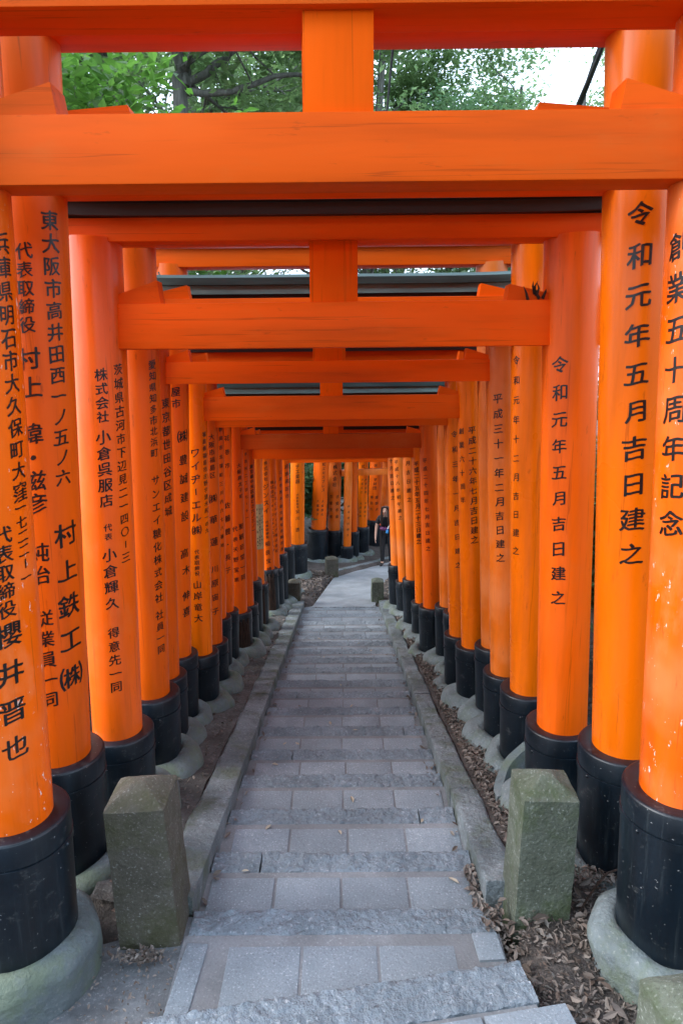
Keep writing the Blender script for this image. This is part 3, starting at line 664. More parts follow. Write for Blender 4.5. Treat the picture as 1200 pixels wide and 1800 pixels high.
for gd in GATES:
    n, y, r = gd['n'], gd['y'], gd['r']; st = STY.get(n, {})
    (lx1, lz1, lx2, lz2), (rx1, rz1, rx2, rz2) = gd['L'], gd['R']
    zg_ = zn(y) + 0.045; sb_, stp = gd['shim']; nb, ntp = gd['nuki']
    root = empty('torii_gate', ((lx2+rx2)/2, y, zg_)); tag(root, LAB[n], 'torii gate', GRP)
    def at(x1, z1, x2, z2, z): return x1 + (x2-x1)*(z-z1)/(z2-z1)
    axs = []
    for side, q, ring in (('L', gd['L'], gd['ring'][0]), ('R', gd['R'], gd['ring'][1])):
        A = (at(*q, zg_-0.12), y, zg_-0.12); B = (at(*q, sb_+0.02), y, sb_+0.02)
        pillar_parts(root, A, B, r, max(ring, zg_+0.28), zg_, st.get(side, P_STD), TX.get(n+side), rotten=st.get('rot'+side), rsl=0.058 if r > 0.11 else 0.048, bold=st.get('bold', 0.034),
                     ringsc={'G1': 0.62, 'G2': 0.75}.get(n, 1.0))
        axs.append(q)
    xl = lambda z: at(*axs[0], z); xr = lambda z: at(*axs[1], z)
    zc = (nb+ntp)/2; th = st.get('th', 0.095)
    zr = gd.get('zr', 0.008)
    mb = MB(); beam_x(mb, xl(zc)-r-0.24, xr(zc)+r+0.24, y, nb, ntp, th, zr=zr); mb.build('lower_beam', st.get('nb', P_BEAM), parent=root, smooth=30)
    mb = MB(); beam_x(mb, xl(stp)-r-0.22, xr(stp)+r+0.22, y, sb_, stp, 0.17, zr=zr); mb.build('upper_beam', P_BEAM, parent=root, smooth=30)
    roof_beam(root, xl(stp)-r-0.40, xr(stp)+r+0.40, y, stp-0.002, zr, st.get('pale'))
    xm = (xl(zc)+xr(zc))/2; sw = st.get('st', 0.17)
    if sb_ - ntp > 0.02:
        mb = MB(); beam_x(mb, xm-sw/2, xm+sw/2, y, ntp-0.003, sb_+0.004, th*0.8, bev=0.004); mb.build('centre_strut', P_STRUT, parent=root, smooth=30)
    hw_ = 0.10 if r > 0.12 else 0.07
    if n == 'G1': hw_ = 0.085
    if n == 'G2': hw_ = 0.035
    hw_ = min(hw_, max(0.02, (sb_-ntp)*0.6))
    for s, xf in ((1, xl), (-1, xr)):
        xp = xf(ntp) + s*r*0.75; lw = 0.20 if n == 'G1' else 0.29 if n == 'G2' else (0.20 if r > 0.11 else 0.15)
        if n == 'G3' and s < 0:
            o = wedge(root, xp+s*lw, xp, y, ntp-0.003, hw_*0.75, hw_*0.3, th*0.8, P_BEAM, 'splintered wedge with torn dark wood')
            sp = MB()
            for k in range(6):
                bx = xp + s*random.uniform(0.05, 0.12); c0 = Vector((bx, y-th*0.42, ntp+random.uniform(0.0, 0.03)))
                sp.tube([c0, c0+Vector((random.uniform(-0.02, 0.02), -0.012, 0.03)), c0+Vector((random.uniform(-0.04, 0.01), -0.015, random.uniform(0.035, 0.06)))], [0.008, 0.005, 0.001], 5)
            sp.build('splinters', M_ROT, parent=o, smooth=60)
        else: wedge(root, xp+s*lw, xp, y, ntp-0.003, hw_, hw_*0.35, th*0.8, P_BEAM)
        if n != 'G1': wedge(root, xf(ntp) - s*(r*0.75+0.14), xf(ntp) - s*r*0.75, y, ntp-0.003, hw_*0.8, hw_*0.35, th*0.8, P_BEAM)

# gates on the bend: their left posts face the path, the right ones stand behind the nearer row
FAR = [
 ('FY', (-0.864, -0.088, -0.885, -1.133), 13.33, 0.137, -1.30, 6, P_FRESH, 2.10, 'torii gate on the bend with a yellow-orange pillar reading チエ楽器'),
 ('FA', (-0.465, -0.209, -0.538, -1.488), 15.55, 0.176, -1.53, 14, P_STD, 2.55, 'torii gate on the bend with a thick pillar reading エキスプレス'),
 ('FB', (-0.152, -0.281, -0.191, -1.596), 16.00, 0.154, -1.67, 18, P_FADE, 2.5, 'torii gate on the bend with 衣斐 names under 株式会社 on its pillar'),
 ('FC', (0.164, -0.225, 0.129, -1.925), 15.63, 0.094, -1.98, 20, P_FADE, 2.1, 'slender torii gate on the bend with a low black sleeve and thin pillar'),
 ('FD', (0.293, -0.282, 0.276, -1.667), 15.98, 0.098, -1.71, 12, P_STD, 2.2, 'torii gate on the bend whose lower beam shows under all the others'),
 ('FE', (0.547, -0.640, 0.525, -1.738), 16.88, 0.123, -1.81, 30, P_FRESH, 2.5, 'torii gate on the bend with 大武 names on its orange pillar'),
 ('FF', (0.923, -0.851, 0.877, -1.901), 18.11, 0.174, -1.91, 36, P_STD, 2.6, 'torii gate on the bend with 学財団 on its thick pillar beside the walker'),
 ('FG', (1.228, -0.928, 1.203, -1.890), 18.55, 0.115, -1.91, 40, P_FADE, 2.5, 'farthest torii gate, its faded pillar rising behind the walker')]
for n, q, y, r, ring, yaw, pm, inner, lab in FAR:
    x1, z1, x2, z2 = q; zg_ = zn(y) + 0.045
    root = empty('torii_gate', (x2, y, zg_)); tag(root, lab, 'torii gate', GRP)
    nb = zg_ + (2.46 if n != 'FD' else 2.06) + (0.10 if n in ('FA', 'FF') else 0); ntp = nb + 0.15; sb_ = ntp + 0.30; stp = sb_ + 0.12
    f_ = lambda z: x1 + (x2-x1)*(z-z1)/(z2-z1)
    pillar_parts(root, (f_(zg_-0.12), y, zg_-0.12), (f_(sb_+0.02), y, sb_+0.02), r, ring, zg_, pm, TX.get(n+'L'), rsl=0.05 if r < 0.12 else 0.06, bold=0.025)
    ca, sa = math.cos(R(yaw)), math.sin(R(yaw)); wd = inner + 2*r
    gx, gy = f_(zg_) + wd*ca, y + wd*sa; dz_ = zn(gy) - zn(y)
    gx2 = gx - 0.07*ca
    pillar_parts(root, (gx, gy, zg_-0.12+dz_), (gx2, gy, sb_+0.02), r, ring+dz_*0.5, zg_+dz_, pm, None, stone_ring=True)
    Rz = Matrix.Translation((f_(zc := nb), y, 0)) @ Matrix.Rotation(R(yaw), 4, 'Z')
    def rot_into(mb, name, m_):
        mb.v = [tuple(Rz @ Vector(p)) for p in mb.v]; mb.build(name, m_, parent=root, smooth=30)
    mb = MB(); beam_x(mb, -r-0.2, wd+r+0.2, 0, nb, ntp, 0.10); rot_into(mb, 'lower_beam', P_BEAM if n != 'FD' else P_FADE)
    mb = MB(); beam_x(mb, -r-0.2, wd+r+0.2, 0, sb_, stp, 0.2); rot_into(mb, 'upper_beam', P_BEAM)
    mb = MB(); beam_x(mb, wd/2-0.09, wd/2+0.09, 0, ntp-0.003, sb_+0.004, 0.08); rot_into(mb, 'centre_strut', P_BEAM)
    mb = MB(); mb.box((wd/2, 0, stp+0.055), (wd+2*r+0.75, 0.32, 0.114), 0.015); rot_into(mb, 'roof_beam', M_KASA)
bpy.data.objects.remove(_fo)
# ------------------------------------------------------------------ granite posts
def bollard(x, y, zg_, wdt, h, pm, label, rz=0.0, cap=0.07, lean=(0, 0)):
    mb = MB(); n = 7; lev = 16; vs = []; fs = []
    def ringpts(hw, z):
        out = []
        for s in range(4):
            for i in range(n):
                t = -1 + 2*i/n
                # slightly rounded corners
                px, py = ((t, -1), (1, t), (-t, 1), (-1, -t))[s]
                k = 1 - 0.03*(abs(px*py)**12)
                p = Vector((px*hw*k, py*hw*k, z))
                nz = noise.noise(Vector((p.x*22+x*9, p.y*22+y*5, z*22)))*0.0035 + noise.noise(Vector((p.x*6+x, p.y*6, z*6)))*0.004
                out.append(p + Vector((px, py, 0)).normalized()*nz)
        return out
    m_ = 4*n
    for i in range(lev+1):
        t = i/lev; vs += ringpts(wdt/2*(1.0 - 0.05*t), -0.15 + (h+0.15)*t)
    for i in range(1, 5):
        t = i/5; hw = wdt/2*0.95*(1-t); vs += ringpts(max(hw, 0.01), h + cap*(1-(1-t)**1.15) + 0.003*random.uniform(-1, 1))
    tot = lev+1+4
    for i in range(tot-1):
        for k in range(m_): k2 = (k+1) % m_; fs.append((i*m_+k, i*m_+k2, (i+1)*m_+k2, (i+1)*m_+k))
    fs.append(tuple((tot-1)*m_+k for k in range(m_)))
    M_ = Matrix.Translation((x, y, zg_)) @ Matrix.Rotation(rz, 4, 'Z') @ Matrix.Rotation(lean[0], 4, 'Y') @ Matrix.Rotation(lean[1], 4, 'X')
    mb.add([M_ @ Vector(v) for v in vs], fs)
    o = mb.build('granite_post', pm, smooth=38, off=(x, y, zg_)); o.location = (x, y, zg_)
    return tag(o, label, 'stone post', 'granite posts beside the path')
bollard(-0.765, 2.375, 0.02, 0.245, 0.565, M_POST, 'large granite post, brown moss on its face, at the near left end of the kerb', R(1), lean=(R(-2.5), 0))
bollard(0.80, 2.455, 0.0, 0.232, 0.555, M_POST2, 'large granite post with a green mossy face, at the near right end of the kerb', R(-1), lean=(R(1.0), 0))
bollard(0.96, 1.50, 0.12, 0.25, 0.40, M_POST2, 'green mossy granite post cut off by the bottom right corner', R(8))
bollard(-0.795, 10.92, zn(10.92), 0.215, 0.38, M_POST, 'small granite post at the far left end of the kerb', R(-3), cap=0.05)
bollard(0.60, 11.06, zn(11.06), 0.215, 0.36, M_POST2, 'small granite post at the far right end of the kerb', R(2), cap=0.06)
bollard(-0.215, 13.66, zn(13.66), 0.25, 0.40, M_POST, 'granite post past the steps, before the thick pillar on the bend', R(14), cap=0.05)
# broken curved stone lying at the foot of the third gate
bs = MB(); vs = []; fs = []; N_ = 22
for i in range(N_+1):
    a = R(92) + R(92)*i/N_
    for rr_, zz in ((0.235, -0.03), (0.31, -0.05), (0.315, 0.035), (0.29, 0.075), (0.245, 0.06)):
        q = Vector((rr_*math.cos(a), rr_*math.sin(a), zz)); q *= 1 + 0.03*noise.noise(q*9); vs.append(q)
for i in range(N_):
    for k in range(5): k2 = (k+1) % 5; fs.append((i*5+k, i*5+k2, (i+1)*5+k2, (i+1)*5+k))
fs += [(0, 1, 2, 3, 4), tuple(N_*5+k for k in (4, 3, 2, 1, 0))]
Mb = Matrix.Translation((1.12, 3.33, 0.0)) @ Matrix.Rotation(R(-33), 4, 'Y')
bs.add([Mb @ v for v in vs], fs)
tag(bs.build('broken_stone_ring', M_RING, smooth=50), 'broken curved piece of stone ring behind the near right post', 'stone')

mm = MB(); vs = []; fs = []; ny = 190
for j in range(ny+1):
    y = 2.45 + 8.2*j/ny
    for i in range(7):
        x = -0.80 - 0.26*i/6; vs.append((x, y, ground_z(x, y) + 0.012 + 0.022*noise.noise(Vector((x*7, y*4.5, 8)))))
for j in range(ny):
    for i in range(6): fs.append((j*7+i, j*7+i+1, (j+1)*7+i+1, (j+1)*7+i))
mm.add(vs, fs); tag(mm.build('gritty_verge', M_VERGE, smooth=180), kind='structure')

# paper notice pasted on the pink pillar
g14 = [g for g in GATES if g['n'] == 'G14'][0]; q = g14['L']
pn = MB(); vs = []; fs = []; ns = 10; inkv = []
def ppt(a, z, o=0.002):
    x = q[0] + (q[2]-q[0])*(z-q[1])/(q[3]-q[1]); rr_ = g14['r'] + o
    return (x + rr_*math.sin(a), g14['y'] - rr_*math.cos(a), z)
ZT, ZB = 0.52, -0.06
for i in range(ns+1):
    a = 0.05 + 1.35*i/ns; vs += [ppt(a, ZT), ppt(a, ZB), ppt(a, ZB, 0.0008), ppt(a, ZT, 0.0008)]
for i in range(ns):
    for k in range(4): k2 = (k+1) % 4; fs.append((i*4+k, (i+1)*4+k, (i+1)*4+k2, i*4+k2))
pn.add(vs, fs)
no = pn.build('paper_notice', M_PAPER, smooth=60); tag(no, 'yellowed paper notice with rows of marks pasted on a pink pillar', 'notice')
mk = MB()
for c in range(4):
    a = 0.22 + c*0.33; z = ZT - 0.05
    while z > ZB + 0.06:
        h_ = random.uniform(0.012, 0.03)
        mk.add([ppt(a-0.05, z, 0.003), ppt(a+0.05, z, 0.003), ppt(a+0.05, z-h_, 0.003), ppt(a-0.05, z-h_, 0.003)], [(0, 3, 2, 1)]); z -= h_ + random.choice([0.02, 0.03, 0.07])
mk.build('ink_marks', M_INK, parent=no, smooth=0)

# ------------------------------------------------------------------ fallen leaves
def leaf_quad(mb, c, L_, W_, yaw, tilt, roll, curl=0.15):
    M_ = Matrix.Translation(c) @ Matrix.Rotation(yaw, 4, 'Z') @ Matrix.Rotation(tilt, 4, 'Y') @ Matrix.Rotation(roll, 4, 'X')
    pts = [(-L_/2, 0, 0), (-L_*0.12, -W_/2, L_*curl), (L_*0.25, -W_*0.38, L_*curl*0.8), (L_/2, 0, 0.02*L_), (L_*0.25, W_*0.38, L_*curl*0.8), (-L_*0.12, W_/2, L_*curl), (0.0, 0, -L_*0.02)]
    mb.add([M_ @ Vector(p) for p in pts], [(0, 1, 6), (1, 2, 6), (2, 3, 6), (3, 4, 6), (4, 5, 6), (5, 0, 6)])
rl = random.Random(11)
lit = MB()
def sprinkle(n, x0, x1, y0, y1, big=0.07, up=0.03):
    for _ in range(n):
        x = rl.uniform(x0, x1); y = rl.uniform(y0, y1)
        s_ = big*rl.uniform(0.45, 1.15)
        leaf_quad(lit, (x, y, ground_z(x, y) + rl.uniform(0.004, up)), s_, s_*rl.uniform(0.3, 0.5), rl.uniform(0, 6.3), rl.gauss(0, 0.4), rl.gauss(0, 0.55), rl.uniform(-0.12, 0.3))
sprinkle(5200, 0.60, 1.5, 1.3, 2.7, 0.024, 0.015); sprinkle(1300, 0.60, 1.6, 1.3, 2.7, 0.045, 0.03); sprinkle(220, 0.66, 1.5, 1.4, 2.6, 0.065, 0.05)
sprinkle(2000, 0.78, 1.2, 2.5, 4.6, 0.042)
sprinkle(3600, 0.78, 1.15, 4.6, 11.2, 0.048)
sprinkle(150, -1.0, -0.82, 2.5, 5.5, 0.04); sprinkle(300, -1.0, -0.80, 5.5, 11, 0.045)
sprinkle(900, -0.9, -0.2, 11.2, 14.2, 0.08); sprinkle(1200, 1.3, 3.2, 1.6, 6.5, 0.08, 0.05); sprinkle(900, -3.2, -1.3, 1.6, 6.5, 0.08, 0.05)
sprinkle(500, 0.7, 1.6, 11, 14, 0.08)
# drifts in the corners of the steps
for k in range(0, 18):
    for sx in (XL+0.03, XR-0.035):
        for _ in range(7 if sx > 0 else 4):
            y = NOSE[k] + rl.uniform(0.0, 0.35); z = zn(NOSE[min(17, k+1)]) + 0.012
            s_ = rl.uniform(0.018, 0.05); leaf_quad(lit, (sx + rl.gauss(0, 0.018), y, z), s_, s_*0.45, rl.uniform(0, 6.3), rl.gauss(0, 0.3), rl.gauss(0, 0.3))
for _ in range(150):
    x = 0.58 + abs(rl.gauss(0, 0.05)); y = rl.uniform(2.3, 2.75); leaf_quad(lit, (x-0.02, y, (0.01 if y < 2.44 else -0.08) + rl.uniform(0.0, 0.02)), rl.uniform(0.02, 0.05), 0.02, rl.uniform(0, 6.3), rl.gauss(0, 0.4), rl.gauss(0, 0.4))
for _ in range(140):
    x = rl.gauss(-0.77, 0.05); y = 2.19 + rl.gauss(0, 0.02); leaf_quad(lit, (x, y, 0.01 + rl.uniform(0, 0.012)), rl.uniform(0.012, 0.03), 0.012, rl.uniform(0, 6.3), rl.gauss(0, 0.4), rl.gauss(0, 0.4))
for _ in range(1500):
    y = rl.uniform(2.6, 11.0); x = 0.775 + abs(rl.gauss(0, 0.045)); s_ = rl.uniform(0.015, 0.05)
    leaf_quad(lit, (x, y, ground_z(x, y) + rl.uniform(0.0, 0.035)), s_, s_*rl.uniform(0.3, 0.55), rl.uniform(0, 6.3), rl.gauss(0, 0.5), rl.gauss(0, 0.6), rl.uniform(-0.1, 0.3))
for _ in range(70):
    x = rl.uniform(0.66, 1.3); y = rl.uniform(1.5, 6.0); z = ground_z(x, y) + 0.012; a = rl.uniform(0, 6.3); l_ = rl.uniform(0.04, 0.13)
    lit.tube([(x, y, z), (x+math.cos(a)*l_*0.5, y+math.sin(a)*l_*0.5, z+rl.uniform(0, 0.012)), (x+math.cos(a+0.3)*l_, y+math.sin(a+0.3)*l_, z+rl.uniform(0, 0.015))], [0.0025, 0.002, 0.001], 4)
for _ in range(260):
    x = rl.choice((rl.gauss(-0.78, 0.08), rl.uniform(-1.0, -0.62))); y = rl.uniform(1.75, 2.3); s_ = rl.uniform(0.006, 0.02)
    leaf_quad(lit, (x, y, -0.004 + rl.uniform(0, 0.006)), s_, s_*0.5, rl.uniform(0, 6.3), rl.gauss(0, 0.3), rl.gauss(0, 0.3))
for _ in range(260):
    k = rl.randrange(0, 18); x = rl.uniform(XL, XR); y = NOSE[k] + rl.uniform(0.0, 0.06); s_ = rl.uniform(0.006, 0.018)
    leaf_quad(lit, (x, y, zn(NOSE[min(17, k+1)]) + 0.004), s_, s_*0.5, rl.uniform(0, 6.3), 0, rl.gauss(0, 0.3))
# single leaves on the treads
tag(lit.build('leaf_litter', M_LITT, smooth=0), kind='stuff')
SP = [(0.05, 3), (-0.37, 7), (0.075, 7), (-0.33, 5), (-0.42, 5), (-0.10, 6), (-0.02, 8.2), (-0.01, 9), (-0.14, 8.6), (0.09, 5.4), (-0.45, 4.1), (0.30, 3.6), (-0.40, 2.2), (-0.02, 2.1), (0.16, 1.7), (0.42, 2.3), (-0.2, 10.5), (0.2, 12.2), (-0.3, 13), (0.33, 11.3), (-0.46, 1.25), (0.50, 1.1)]
lv = None
for i, (x, kk) in enumerate(SP):
    y = NOSE[0] + (kk-1)*0.457 + 0.2; k = next((j for j, v in enumerate(NOSE) if v > y), 17); z = zn(NOSE[k]) + 0.006
    mb = MB(); s_ = rl.uniform(0.035, 0.065); leaf_quad(mb, (0, 0, 0), s_, s_*rl.uniform(0.32, 0.5), rl.uniform(0, 6.3), 0, rl.gauss(0, 0.15), rl.uniform(0.03, 0.2))
    o = mb.build('fallen_leaf', M_PALE, smooth=0); o.location = (x, y, z); tag(o, 'small dry leaf lying on a stone step', 'leaf', 'single leaves on the steps')
mb = MB()
for (dx, dy, yw, s_) in ((0, 0, 0.3, 0.13),):
    leaf_quad(mb, (0, 0, 0), s_, 0.07, yw, 0.1, 0.3, 0.18)
for i, (x, y, yw, s_, lb) in enumerate(((-0.925, 2.50, 0.4, 0.13, 'large brown leaf, uppermost of three curled behind the near left post'), (-0.89, 2.44, -0.5, 0.12, 'large brown leaf, middle one of three curled behind the near left post'), (-0.90, 2.40, 0.2, 0.11, 'large pale brown leaf, lowest of three curled behind the near left post'))):
    mb = MB(); leaf_quad(mb, (0, 0, 0), s_, s_*0.52, yw, 0.15, 0.4, 0.2); o = mb.build('fallen_leaf', M_BRLEAF, smooth=0); o.location = (x, y, ground_z(x, y)+0.06+0.01*i); tag(o, lb, 'leaf')
tw = MB(); tw.tube([(0.94, 2.36, 0.02), (1.03, 2.42, 0.10), (1.10, 2.47, 0.13), (1.2, 2.5, 0.14)], [0.004, 0.005, 0.005, 0.003], 5); tw.tube([(1.03, 2.42, 0.10), (1.07, 2.40, 0.12)], [0.003, 0.002], 5)
tag(tw.build('twig', M_ROT, smooth=60), 'thin dark twig lying on the leaves between near right post and pillar', 'twig')
tw = MB(); tw.tube([(-1.115, 4.42, 2.78), (-1.09, 4.42, 2.71), (-1.10, 4.42, 2.64), (-1.125, 4.42, 2.60)], [0.005, 0.005, 0.004, 0.002], 5); tw.tube([(-1.09, 4.42, 2.71), (-1.075, 4.42, 2.63)], [0.003, 0.0015], 5)
tag(tw.build('twig', M_BARK, smooth=60), 'small bare twig caught on the tall gate below its top beam', 'twig')
# cables overhead
def cable(p0, p1, rr_, n_, lab, sag=0.25):
    mb = MB(); p0, p1 = Vector(p0), Vector(p1); sd_ = (p1-p0).cross(Vector((0, 0, 1))).normalized()
    for j in range(n_):
        pts = []
        for i in range(13):
            t = i/12; p = p0.lerp(p1, t); p.z -= sag*4*t*(1-t); tw_ = t*60 + j*2.1
            pts.append(p + sd_*math.cos(tw_)*rr_*(0.9 if n_ > 1 else 0) + Vector((0, 0, math.sin(tw_)*rr_*0.9 if n_ > 1 else 0)))
        mb.tube(pts, rr_, 6)
    return tag(mb.build('overhead_cable', M_CABLE, smooth=60), lab, 'cable')
cable((1.60, 3.6, 4.72), (3.6, 14.0, 4.82), 0.016, 3, 'thick twisted black cable crossing the white sky beside the right pillar', 0.15)
cable((0.36, 3.6, 4.78), (0.75, 16, 5.1), 0.011, 1, 'single thin black cable hanging just right of the centre strut', 0.2)
cable((0.28, 3.6, 4.85), (0.62, 16, 5.3), 0.004, 1, 'hair-thin wire beside the single thin black cable', 0.15)

# ------------------------------------------------------------------ trees
def tree_parts(seed, h, tr, crown_lo, spread, nleaf, lsz, drop=0.0, limbs=9, lean=0.1, stems=None, limb_len=1.3):
    rg = random.Random(seed); tb = MB(); lf = MB()
    V = Vector
    # trunk
    pts = [V((0, 0, -0.3))]; rad = [tr*1.25]; p = V((0, 0, 0)); d = V((rg.gauss(0, lean), rg.gauss(0, lean), 1)).normalized()
    nseg = 9
    for i in range(nseg+1):
        pts.append(p.copy()); rad.append(tr*(1-0.8*i/nseg)); d = (d + V((rg.gauss(0, 0.10), rg.gauss(0, 0.10), 0.1))).normalized(); p = p + d*(h/nseg)
    if not stems: tb.tube(pts, rad, 9)
    tips = []
    def limb(p, d, L_, r_, lev):
        n = 6; ps = [p.copy()]; rs = [r_]
        for i in range(n):
            d = (d + V((rg.gauss(0, 0.20), rg.gauss(0, 0.20), rg.gauss(0.02 - drop, 0.14)))).normalized(); p = p + d*(L_/n); ps.append(p.copy()); rs.append(r_*(1-0.85*(i+1)/n))
            if lev < 2 and i >= 1:
                for _ in range(2 if lev == 0 else 1):
                    dd = (d + V((rg.gauss(0, 0.75), rg.gauss(0, 0.75), rg.gauss(0.1, 0.45)))).normalized(); limb(p, dd, L_*rg.uniform(0.35, 0.55), rs[-1]*0.65, lev+1)
            if lev >= 1 and i >= 2: tips.append((p.copy(), lev))
        tips.append((p.copy(), lev)); tb.tube(ps, rs, 6 if lev < 2 else 4)
    for sp_, r0, r1 in (stems or []):
        # trunks drawn point by point: smooth them, add a little wander, grow limbs from the upper half
        P_ = [V(q) for q in sp_]; fine = []
        for i in range(len(P_)-1):
            a0, a1, a2, a3 = P_[max(0, i-1)], P_[i], P_[i+1], P_[min(len(P_)-1, i+2)]
            for s in range(5):
                t = s/5; fine.append(0.5*((2*a1) + (a2-a0)*t + (2*a0-5*a1+4*a2-a3)*t*t + (3*a1-a0-3*a2+a3)*t**3))
        fine.append(P_[-1]); fine = [q + V((rg.gauss(0, 0.02), rg.gauss(0, 0.02), 0)) for q in fine]; m_ = len(fine)
        rr_ = [r0 + (r1-r0)*i/(m_-1) for i in range(m_)]; tb.tube(fine, rr_, 10)
        for i in range(int(m_*0.45), m_, 2):
            a = i*2.4 + rg.uniform(-0.6, 0.6); limb(fine[i], V((math.cos(a), math.sin(a), rg.uniform(0.05, 0.6))).normalized(), limb_len*rg.uniform(0.7, 1.3), max(0.015, rr_[i]*0.4), 0)
    for i in range(limbs if not stems else 0):
        t = crown_lo + (0.97-crown_lo)*(i+rg.random()*0.7)/limbs; j = min(len(pts)-2, 1+int(t*nseg)); f_ = t*nseg - int(t*nseg)
        q_ = pts[j].lerp(pts[j+1], f_); a = i*2.4 + rg.uniform(-0.5, 0.5); sp = spread*(1.1 - 0.55*(t-crown_lo)/(1-crown_lo))
        limb(q_, V((math.cos(a), math.sin(a), rg.uniform(0.15, 0.7))).normalized(), sp*rg.uniform(0.75, 1.1), max(0.02, rad[j]*0.5), 0)
    per = max(3, int(nleaf/len(tips)))
    for tp, lev in tips:
        # a spray of leaves: flattish, with gaps between sprays
        nrm = V((rg.gauss(0, 0.45), rg.gauss(0, 0.45), 1)).normalized(); cs = rg.uniform(0.10, 0.26)*spread/2.6
        for _ in range(per):
            o = V((rg.gauss(0, cs), rg.gauss(0, cs), rg.gauss(0, cs*0.45)))
            c = tp + o; s_ = lsz*rg.uniform(0.65, 1.3); yw = rg.uniform(0, 6.3)
            ax = (V((math.cos(yw), math.sin(yw), rg.gauss(-0.25, 0.35)))).normalized(); bn = (nrm + V((rg.gauss(0, 0.35), rg.gauss(0, 0.35), 0))).normalized(); sd_ = ax.cross(bn).normalized(); up = sd_.cross(ax)
            a0 = c - ax*s_/2; b1 = c + ax*s_/2; w_ = s_*0.23
            lf.add([a0, c - sd_*w_ + up*s_*0.06 - ax*s_*0.05, b1, c + sd_*w_ + up*s_*0.06 - ax*s_*0.05], [(0, 1, 2), (0, 2, 3)])
    return tb, lf
def make_tree(name, seed, leafm, label, **k):
    tb, lf = tree_parts(seed, **k); root = empty(name, (0, 0, 0)); tag(root, label, 'tree', 'trees beside the path')
    tb.build('trunk', M_BARK, parent=root, smooth=60); lf.build('crown', leafm, parent=root, smooth=0); return root
TREES = [
 make_tree('evergreen_tree', 3, M_LEAF, '', h=11, tr=0.22, crown_lo=0.30, spread=3.0, nleaf=26000, lsz=0.135, limbs=12),
 make_tree('evergreen_tree', 5, M_LEAF, '', h=10, tr=0.19, crown_lo=0.36, spread=3.3, nleaf=24000, lsz=0.13, limbs=10, lean=0.18),
 make_tree('pale_tree', 9, M_LEAFP, '', h=12, tr=0.2, crown_lo=0.33, spread=3.2, nleaf=30000, lsz=0.14, limbs=13),
]
PLACE = [  # tree index, x, y, rotation, scale, label
 (2, -7.4, 19.0, 140, 1.22, 'pale-leaved tree with a straight trunk behind the forked grey one'),
 (1, -10.5, 17.5, 250, 1.35, 'leaning evergreen at the outer left side of the gates'),
 (0, -13.5, 22.0, 60, 1.5, 'dark evergreen deep in the wood on the left side'),
 (2, -3.4, 22.0, 200, 1.50, 'pale-leaved tree beyond the bend, seen between forked tree and centre strut'),
 (2, -6.2, 27.0, 300, 1.65, 'pale-leaved tree far behind the yellow-orange pillar'),
 (2, 0.6, 23.0, 20, 1.50, 'pale-leaved tree farthest along, just behind the centre strut'),
 (2, 2.9, 26.5, 110, 1.42, 'pale-leaved tree just left of the white patch of sky'),
 (2, 6.2, 25.0, 45, 1.25, 'pale-leaved tree standing under the white patch of sky'),
 (2, 10.2, 25.0, 310, 1.30, 'pale-leaved tree at the far right under the thick cable'),
 (1, 3.5, 6.9, 190, 0.66, 'evergreen with dark drooping leaves beside the second right pillar'),
 (0, 7.8, 10.5, 10, 0.85, 'evergreen at the outer right side of the gates'),
 (1, 11.0, 17.0, 330, 1.0, 'evergreen deep in the wood on the right side'),
 (0, 2.0, 36.0, 220, 1.5, 'tall evergreen closing the view at the end of the valley'),
 (2, -14.0, 32.0, 90, 1.4, 'pale-leaved tree farthest back on the left slope'),
 (1, 14.0, 34.0, 120, 1.4, 'evergreen farthest back on the right slope'),
 (1, -2.6, -3.2, 15, 0.95, 'unseen evergreen added behind the camera on the left to shade the near steps'),  # this one and the next are out of view, added to cut sky light
 (0, 2.7, -3.0, 75, 1.0, 'unseen evergreen added behind the camera on the right to shade the near steps'),
]
used = set()
for ti, x, y, rz, sc_, lab in PLACE:
    o = TREES[ti] if ti not in used else dup(TREES[ti]); used.add(ti)
    o.location = (x, y, ground_z(x, y)); o.rotation_euler = (0, 0, R(rz)); o.scale = (sc_,)*3; tag(o, lab, 'tree', 'trees beside the path')
# young maple leaning over the path from the left with bright leaves
mp = make_tree('young_maple', 21, M_LEAFB, 'young tree with bright green leaves reaching over the left pillars', h=4.5, tr=0.05, crown_lo=0.66, spread=1.5, nleaf=1700, lsz=0.105, limbs=8, lean=0.03)
mp.location = (-2.15, 5.3, ground_z(-2.15, 5.3)+0.15)
fz = ground_z(-2.3, 10.0)
fk = make_tree('forked_tree', 44, M_LEAFP, 'grey forked tree with thick bare limbs, nearest the left row of gates', h=9, tr=0.2, crown_lo=0.4, spread=2.3, nleaf=5000, lsz=0.15, limb_len=1.5,
  stems=[([(0, 0, -0.3), (0.05, 0, 3.0), (0.20, 0, 5.6-fz), (0.30, 0, 6.0-fz)], 0.12, 0.085), ([(0.28, 0, 5.85-fz), (0.62, 0.1, 6.05-fz), (1.05, 0.3, 6.5-fz), (1.7, 0.8, 7.4-fz), (2.3, 1.3, 8.4-fz)], 0.06, 0.025),
         ([(0.27, 0, 5.8-fz), (0.20, 0.1, 6.5-fz), (0.28, 0.2, 7.4-fz), (0.1, 0.3, 9.0-fz)], 0.09, 0.03), ([(0.1, 0.05, 4.6-fz), (-0.55, 0.2, 5.6-fz), (-0.85, 0.3, 6.4-fz), (-1.1, 0.5, 8.2-fz)], 0.10, 0.03),
         ([(0.3, 0, 5.75-fz), (0.9, -0.1, 5.72-fz), (1.6, 0.0, 5.95-fz), (2.3, 0.2, 5.9-fz)], 0.05, 0.02), ([(-0.6, 0.2, 5.7-fz), (-1.3, 0.1, 6.1-fz), (-1.9, 0.2, 6.6-fz)], 0.05, 0.02)])
fk.location = (-2.3, 10.0, fz)
